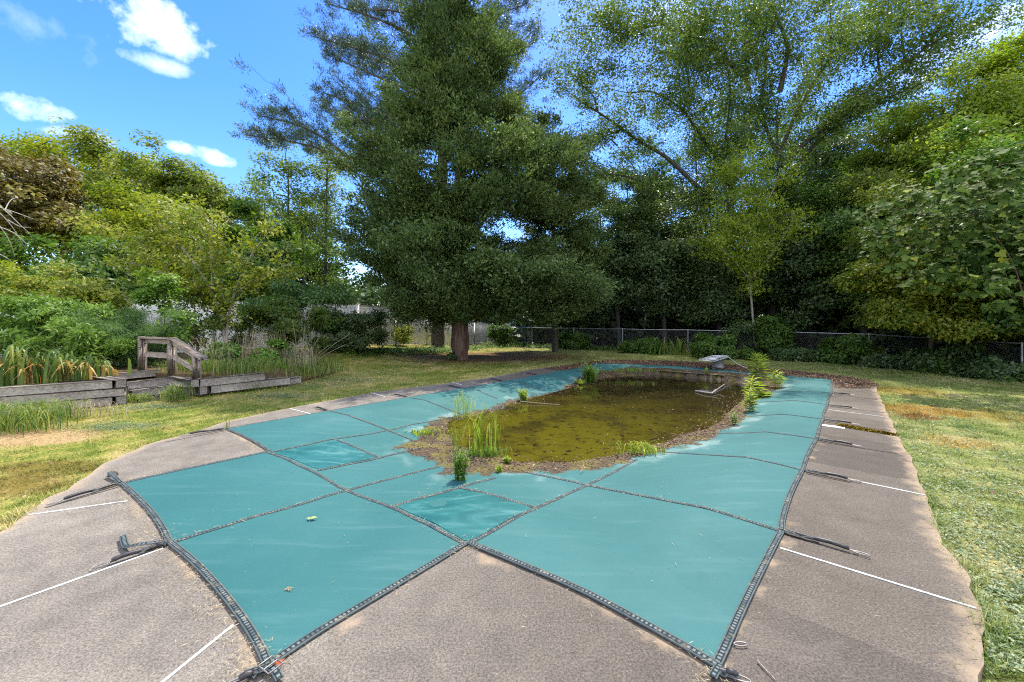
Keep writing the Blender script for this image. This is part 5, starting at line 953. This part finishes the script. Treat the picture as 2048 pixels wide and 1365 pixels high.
limb_tree('leaning_tree', 'leaning tree with crooked pale limbs arching left over the fence beside the cedar', 'tree', ground_at(1400, 25.5), [Zc([(800, 1400), (760, 1080), (660, 980), (570, 925), (530, 840), (470, 740), (445, 680), (380, 600)]), Zc([(700, 760), (580, 640), (480, 590), (400, 530), (300, 460), (200, 400), (100, 310)]), Zc([(470, 740), (400, 720), (280, 715), (180, 700)]), Zc([(400, 530), (330, 560), (250, 590), (180, 610)]), Zc([(570, 880), (480, 870), (400, 880), (320, 850)]), Zc([(780, 1100), (740, 900), (700, 760)]), Zc([(300, 460), (280, 380), (200, 330), (160, 240)]), Zc([(380, 600), (340, 560), (270, 540)])],
   25, 18, 34, .095, 'canopy', 'grey', [.17, .14, .06, .06, .06, .16, .06, .05], .6, .45, .3, 1.1)
limb_tree('lime_sapling', 'bright lime green sapling lit against the dark woods behind the fence', 'tree', ground_at(1510, 21), [[(1510, 700), (1500, 560), (1490, 450), (1480, 360), (1500, 310)], [(1495, 500), (1450, 440), (1430, 420)], [(1490, 460), (1540, 400), (1560, 340)], [(1500, 560), (1450, 500), (1400, 470)], [(1500, 560), (1560, 490), (1590, 430)], [(1480, 360), (1450, 320)]], 20.5, 24, 22, .095, 'lime', 'pale', [.06, .03], .55, .38, .3, 1, zone=[(1490, 345, 20.5, 50, 30, .8, 26), (1460, 470, 20.5, 50, 40, .8, 26), (1530, 440, 20.5, 40, 50, .8, 26), (1490, 540, 20.5, 40, 30, .8, 14)])
for px, d, lab, bl, leaf in ((1240, 25, 'dark shaded tree just right of the big cedar', [(1235, 530, 25, 80, 85, 2), (1185, 600, 25, 50, 55, 1.6)], 'dark'), (1330, 24.2, 'dark grey green tree behind the diving board', [(1330, 550, 24.2, 95, 85, 2), (1300, 450, 25, 80, 60, 2)], 'dark'), (1440, 23.4, 'low dark tree under the lime sapling', [(1435, 580, 23.4, 95, 65, 1.6)], 'dark'),
                             (1620, 22.5, 'dark green tree right of the lime sapling', [(1610, 560, 22.5, 95, 95, 2), (1630, 430, 23.5, 100, 80, 2)], 'dark'), (1730, 20, 'shadowed green tree behind the grape vine', [(1730, 520, 20, 90, 100, 1.8), (1720, 390, 22, 110, 90, 2)], 'green'),
                             (1270, 33, 'tall dim tree filling the gap beyond the leaning limbs', [(1260, 350, 33, 100, 90, 3), (1220, 470, 33, 80, 80, 3)], 'green'), (1400, 34, 'tall shaded tree deep behind the twin spreading trees', [(1390, 310, 34, 120, 120, 3), (1380, 460, 34, 100, 90, 3)], 'dark'), (1640, 32, 'tall dark tree deep behind the limbs sweeping right', [(1650, 280, 32, 140, 95, 3), (1600, 430, 32, 120, 90, 3)], 'green'), (1520, 35, 'tall green tree deep between the two spreading trunks', [(1520, 290, 35, 120, 120, 3), (1500, 440, 35, 100, 90, 3)], 'green')):
    broadleaf('understory_tree', lab, 'tree', ground_at(px, d), bl, 520, 62, .105, leaf, 'grey', .16, .6, 'understory trees behind the fence')
broadleaf('maple_tree', 'sunlit yellow green tree at the upper right edge of the photo', 'tree', ground_at(2060, 18), [(1980, 180, 17, 85, 75, 1.4), (2060, 120, 17, 60, 60, 1.4), (1960, 290, 17, 110, 60, 1.4)], 620, 70, .085, 'lime', 'grey', .25, .6)
broadleaf('maple_tree', 'mid green tree between the spreading tree and the right edge', 'tree', ground_at(1860, 21), [(1860, 290, 20.5, 120, 65, 1.6), (1800, 380, 20, 100, 70, 1.6), (1930, 250, 21, 80, 50, 1.4)], 560, 62, .095, 'maple', 'grey', .25, .6)
broadleaf('small_tree', 'low tree with yellow green layered leaves hanging over the fence on the right', 'tree', ground_at(1860, 14.5), [(1790, 580, 13.5, 85, 42, 1.0), (1870, 610, 13.8, 110, 45, 1.2), (1980, 590, 13.2, 100, 55, 1.2), (1740, 545, 14, 60, 40, 1), (1960, 655, 12.8, 70, 26, .7), (1800, 640, 13.4, 60, 24, .7)], 620, 42, .085, 'gold', 'brown', .10, .42, up=1.0, flat=.35, lump=.35)
broadleaf('small_tree', 'dark leafy tree carrying the grape vine at the right edge', 'tree', ground_at(2080, 12.5), [(1960, 480, 12.5, 130, 100, 1.6), (2080, 560, 12, 90, 130, 1.6), (1880, 450, 13, 90, 60, 1.3), (2060, 380, 12.5, 90, 70, 1.5), (1960, 330, 13, 110, 60, 1.2)], 700, 60, .09, 'green', 'brown', .16, .45)
broadleaf('maple_tree', 'tall green tree rising behind the grape vine up to the sunlit tree', 'tree', ground_at(1960, 16), [(1900, 430, 16, 140, 110, 1.6), (2010, 330, 15.5, 110, 90, 1.6), (1820, 500, 16.5, 90, 90, 1.4), (2040, 520, 15, 90, 150, 1.5), (1900, 590, 15.2, 110, 70, 1.2)], 700, 52, .09, 'maple', 'grey', .2, .5)
# grape vine draped over it: large lobed leaves
def vine():
    blobs = [(1830, 440, 10.6, 95, 62, .7, 380), (1930, 400, 10.2, 100, 70, .8, 520), (1870, 520, 10.6, 80, 48, .6, 230), (2010, 360, 10, 80, 60, .8, 360), (2040, 470, 10, 70, 70, .7, 190), (1760, 495, 10.8, 45, 35, .5, 110), (1840, 560, 10.7, 40, 22, .4, 70), (1960, 560, 10.2, 60, 40, .5, 110), (1780, 430, 11, 40, 30, .5, 60), (2030, 600, 9.9, 40, 50, .5, 80)]
    C = np.vstack([ell(n, P(px, py, d), (rx * d / F, dr, ry * d / F), .7, .4, k) for k, (px, py, d, rx, ry, dr, n) in enumerate(blobs)]); n = len(C); m = MB(); cen = P(1950, 470, 12.2)
    o = unit(C - cen); nr = unit(o * .55 + [0, -.1, .75] + rs.normal(size=(n, 3)) * .38); ax = unit(np.array([0, -.3, -.8]) + rs.normal(size=(n, 3)) * .5); ax = unit(ax - nr * (ax * nr).sum(1, keepdims=True))
    lobed_leaves(m, C, ax, nr, rs.uniform(.09, .20, n), np.clip(rs.normal(.45, .25, n), 0, 1)); wm = MB(); base = ground_at(2060, 11.5)
    wood(wm, [([base, base + [0, 0, 1.5], P(2030, 520, 11.2), P(1960, 440, 11), P(1850, 440, 11)], .03, .012)], C[rs.permutation(n)[:130]], rt=.004, rmax=.012)
    finish_tree('grape_vine', 'grape vine with large lobed leaves draped over the trees at the right', 'vine', base, wm, m, 'brown', 'vine', None, 'stems', 'leaves')
vine()
# ------------------------------------------------------------------ plants along the chain link fence
for px, d, lab, bl, leaf, L in ((1290, 21.2, 'dark green shrub at the fence left of the strap leaved clump', [(1290, 695, 21.2, 38, 12, .6)], 'green', .08), (1425, 18.6, 'glossy green shrub rising behind the diving board', [(1425, 695, 18.6, 46, 20, .8), (1478, 712, 18, 42, 15, .7)], 'green', .09), (1540, 18.8, 'climbing green bush on the fence post behind the tall cover weed', [(1545, 672, 19.4, 18, 40, .4)], 'green', .09),
                                (1600, 17.6, 'low dark shrub against the fence right of the tall cover weed', [(1590, 715, 17.4, 40, 16, .7)], 'dark', .08), (1690, 16.8, 'bushy green shrub overtopping the fence rail', [(1690, 706, 16.5, 44, 28, .8)], 'green', .10), (1790, 15.3, 'dark green bramble at the fence below the layered tree', [(1790, 732, 15, 60, 18, .8)], 'dark', .09), (1890, 13.8, 'dense dark bush in front of the fence on the right', [(1890, 745, 13.6, 75, 17, .8)], 'green', .09), (2010, 12.4, 'dark bush at the right edge of the lawn', [(2010, 748, 12.2, 70, 18, .8)], 'dark', .09),
                                (1150, 24.5, 'small green shrub at the fence under the cedar bough', [(1150, 680, 24.5, 30, 16, .7)], 'green', .09)):
    shrub('shrub', lab, px, d, bl, 190, 48, L, leaf, .24, 'shrubs along the chain link fence')
shrub('shrub', 'dark rounded shrub hiding the foot of the lime sapling', 1505, 20.6, [(1495, 668, 20.9, 40, 26, .8)], 220, 50, .08, 'dark', .26)
shrub('shrub', 'dark bush in front of the trunk of the layered tree', 1860, 13.9, [(1862, 722, 13.9, 62, 26, .8), (1930, 715, 13.5, 50, 30, .8)], 200, 48, .085, 'dark', .25)
tuft('daylily', 'yellow green arching strap leaved clump at the fence', ground_at(1340, 20.5), 110, .85, .035, .5, .3, 'grassy', (.3, 1.0), 'daylily')
# woods behind, ground ivy
def woods():
    m = MB(); C = []
    for k in range(62):
        px = -420 + k * 46 + rs.uniform(-20, 20); right = px > 1050; d = rs.uniform(34, 46) if right else rs.uniform(46, 62)
        top = {True: rs.uniform(330, 470), False: rs.uniform(480, 560)}[right]
        if 480 < px < 700: top = rs.uniform(490, 550)
        if px > 1650: top = rs.uniform(180, 330)
        if 1050 < px < 1200: top = rs.uniform(480, 540)
        C.append(ell(150, P(px, (top + 700) / 2, d), (66 * d / F, 2.5, (700 - top) / 2 * d / F), .4, .3, k))
    lo_ = rs.uniform(0, 1, 2600); C.append(np.stack([-60 + 140 * lo_, np.where(-60 + 140 * lo_ > 0, 32, 44) + rs.normal(size=2600) * 1.5, rs.uniform(.2, 4.5, 2600)], 1))
    lo_ = rs.uniform(0, 1, 700); C.append(np.stack([20 + rs.normal(size=700) * 1.2, 6 + 28 * lo_, rs.uniform(.2, 6, 700)], 1))
    C = np.vstack(C); C = C[C[:, 2] > .1]; crown(m, C, 1.1, 30, .38, .24, .8, center=(0, 60, -5)); o = m.build('woods', LG['dark'], None, (0, 0, 0)); tag(o, 'dense dark woods behind the fences', 'woods', kind='stuff')
woods()
def trunks():
    for k, (px, d, r, top) in enumerate(((1205, 29, .10, 380), (1265, 31, .14, 350), (1350, 30, .09, 400), (1395, 28, .12, 380), (1590, 27, .10, 380), (1650, 29, .13, 300), (1710, 27, .10, 300), (1770, 25, .12, 300), (1835, 22, .09, 300))):
        b = ground_at(px, d); p = smooth([b - [0, 0, .2], b + [rs.uniform(-.3, .3), 0, 2], P(px + rs.uniform(-25, 25), top, d)], 2); m = MB(); tube(m, p, np.linspace(r, r * .5, len(p)), 8)
        cm = MB(); C = ell(40, p[-1], (1.6, 1.6, 1.6), .3, .3, k); crown(cm, C, .6, 40, .13, .07); wm = m
        where = ['right beside the cedar bough', 'left of the strap leaved clump', 'above the strap leaved clump', 'behind the diving board', 'right of the lime sapling', 'farther right of the lime sapling', 'behind the bushy fence shrub', 'left of the layered tree', 'inside the layered tree'][k]
        finish_tree('thin_tree', 'thin dark trunked tree in the woods ' + where, 'tree', b, wm, cm, 'grey', 'dark', 'thin trees in the dark woods')
trunks()
iv = []
for (x0, y0, _), (x1, y1, _) in zip(cfp[:-1], cfp[1:]):
    L = math.hypot(x1 - x0, y1 - y0); n = int(L * 750); t = rs.uniform(0, 1, n); nx_, ny_ = (y1 - y0) / L, -(x1 - x0) / L
    if nx_ * 0 + ny_ * 1 > 0 and x1 < 15: nx_, ny_ = -nx_, -ny_
    o = rs.exponential(.55, n) - .8
    if x1 >= 15 or True:
        sgn = -1 if (np.array([nx_, ny_]) @ (np.array([4, 8]) - np.array([x0, y0]))) < 0 else 1
    iv.append(np.stack([x0 + (x1 - x0) * t + sgn * nx_ * o, y0 + (y1 - y0) * t + sgn * ny_ * o], 1))

ll = rs.uniform(0, 1, (5200, 1)); iv.append(np.array([-7.2, 17.2]) + ll * np.array([3.4, 4.6]) + rs.normal(size=(5200, 2)) * .45); ll = rs.uniform(0, 1, (3000, 1)); iv.append(np.array([-3.9, 22.5]) + ll * np.array([4.5, 6]) + rs.normal(size=(3000, 2)) * .6)
iv = np.vstack(iv); n = len(iv); h_ = np.abs(rs.normal(size=n)) * .14 * (.6 + .5 * wob(iv[:, 0], iv[:, 1], 1.3)) + .02; m = MB()
lv, lf = leaf_quads(np.c_[iv, hz(iv[:, 0], iv[:, 1]) + np.abs(h_)], rnd_unit(n) * [1, 1, .4], np.array([0, -.2, 1.0]) + rs.normal(size=(n, 3)) * .45, rs.uniform(.06, .12, n), rs.uniform(.045, .08, n)); m.add(lv, lf, np.clip(rs.normal(.5, .25, n), 0, 1))
o = m.build('ground_ivy', LG['green'], None, (0, 0, 0)); tag(o, 'low green ground cover along the fences', 'ground cover', kind='stuff')

# ------------------------------------------------------------------ weeds rooted in the silt on the cover
def wbase(px, py): return GC(px, py)
tuft('marsh_grass', 'leaning tuft of tall bright green grass on the near silt edge', wbase(957, 912), 32, .68, .013, .05, .03, 'lime', (.2, 1.3), 'grass tuft', vr=(.1, .9))
tuft('marsh_grass', 'upright sparse green grass stems standing in the shallow water', wbase(984, 912), 12, .62, .013, .03, .02, 'lime', (.05, .5), 'grass tuft', vr=(.1, .9)); tuft('marsh_grass', 'three thin grass stems at the right of the near grasses', wbase(999, 902), 7, .45, .010, .02, .02, 'lime', (.05, .3), 'grass tuft', vr=(0, .6))
tuft('marsh_grass', 'low green grass mat around the near grass stems', wbase(970, 912), 160, .11, .010, .12, .05, 'weed', (.3, 1.3), 'grass tuft')
tuft('marsh_grass', 'wispy pale grass tuft at the upper left of the silt', wbase(925, 836), 80, .48, .006, .12, .07, 'lime', (.1, 1.3), 'grass tuft'); tuft('marsh_grass', 'flat yellow green weed patch on the left silt tongue', wbase(846, 868), 150, .07, .012, .14, .08, 'lime', (.3, 1.6), 'weed patch')
tuft('marsh_grass', 'yellow green sprawling grass on the right near silt edge', wbase(1284, 909), 90, .16, .012, .16, .05, 'lime', (.4, 1.8), 'grass tuft'); tuft('marsh_grass', 'thin grass sprig on the deck by the left cover corner', G(452, 858), 14, .22, .006, .02, .02, 'grassy', (.05, .4), 'grass tuft')
tuft('marsh_grass', 'green weed fringe along the far silt edge', wbase(1262, 744), 120, .14, .02, .5, .1, 'weed', (.3, 1.2), 'weed patch')
tuft('marsh_grass', 'thin grasses beside the leafy near weed', wbase(914, 905), 26, .38, .007, .05, .04, 'grassy', (.05, .6), 'grass tuft')
def stem_weed(label, base, stems, h, L, Wd, leaf, spread, step=.035, whorl=3, droop=.1, name='weed_plant', group='weeds growing on the pool cover', up=.35):
    base = np.asarray(base, float); wm, cm = MB(), MB()
    for k in range(stems):
        a = rs.uniform(0, 6.28); l = rs.uniform(0, spread); hh = h * (rs.uniform(.55, 1.0) if k else 1.0); q = base + [rs.normal() * spread * .25, rs.normal() * spread * .25, 0]
        p = smooth([q, q + [math.cos(a) * l * .3, math.sin(a) * l * .3, hh * .5], q + [math.cos(a) * l, math.sin(a) * l, hh]], 2); tube(wm, p, np.linspace(.006, .002, len(p)), 4, cap=False)
        s = resample(p, step); n = len(s); f = np.linspace(0, 1, n)
        for w in range(whorl):
            az = 2.4 * np.arange(n) + w * 6.283 / whorl + rs.normal(size=n) * .3; e = up + .9 * np.clip(f - .75, 0, 1) * 2 - droop * (1 - f); ax = np.stack([np.cos(az), np.sin(az), e], 1); sz = L * (.55 + .75 * np.sin(np.pi * np.clip(f * .85 + .1, 0, 1))) * rs.uniform(.8, 1.2, n)
            lv, lf = leaf_quads(s, ax, np.stack([-np.cos(az) * .4, -np.sin(az) * .4, np.ones(n)], 1), sz, sz * Wd, .2); cm.add(lv, lf, np.clip(rs.normal(.5, .22, n) + .25 * (f - .5), 0, 1))
    r = thing(name, label, 'weed', base, group); part(wm, 'stems', LG['weed'], r); part(cm, 'leaves', LG[leaf], r); return r
stem_weed('bushy narrow leaved green weed on the nearest silt tongue', wbase(921, 960), 16, .36, .045, .25, 'weed', .10, .018, 2); stem_weed('tiny bright yellow seedling beside the near grasses', wbase(1013, 926), 6, .08, .05, .5, 'lime', .05, .02, 3); stem_weed('tiny yellow green seedling on the near silt edge', wbase(1000, 945), 4, .07, .04, .5, 'lime', .05, .02, 3)
stem_weed('round bright green bushy weed on the left edge of the puddle', wbase(1047, 802), 26, .27, .05, .25, 'lime', .16, .022, 3); stem_weed('large round feathery green weed at the far left of the puddle', wbase(1181, 764), 46, .55, .07, .25, 'weed', .34, .03, 3); stem_weed('low yellow weed below the round feathery weed', wbase(1160, 769), 10, .14, .06, .4, 'lime', .2, .03, 3)
stem_weed('tallest broad leaved weed at the right end of the puddle', wbase(1516, 772), 4, .88, .24, .17, 'lime', .16, .065, 3, .5); stem_weed('broad leaved weed with drooping leaves in front of the tallest weed', wbase(1504, 796), 3, .50, .22, .19, 'lime', .16, .06, 3, .6); stem_weed('star shaped pale green weed right of the tallest weed', wbase(1552, 776), 2, .46, .22, .16, 'lime', .05, .05, 4, .2)
stem_weed('slim yellow green weed on the right silt bank', wbase(1499, 824), 4, .45, .15, .2, 'lime', .08, .045, 3); stem_weed('short grey green weed near the right silt twigs', wbase(1468, 850), 4, .22, .07, .3, 'weed', .08, .035, 3); stem_weed('low yellow green ground weed between the right hand weeds', wbase(1530, 794), 16, .12, .07, .4, 'lime', .32, .03, 3)
stem_weed('small green seedling pair on the far silt edge', wbase(1412, 748), 4, .2, .07, .3, 'lime', .08, .04, 3)
# small plants at the foot of the cedar
shrub('weed_plant', 'dark green weed at the foot of the big cedar trunk', 900, 17.6, [(903, 712, 17.6, 9, 9, .2)], 26, 40, .06, 'dark', .12, cat='weed')
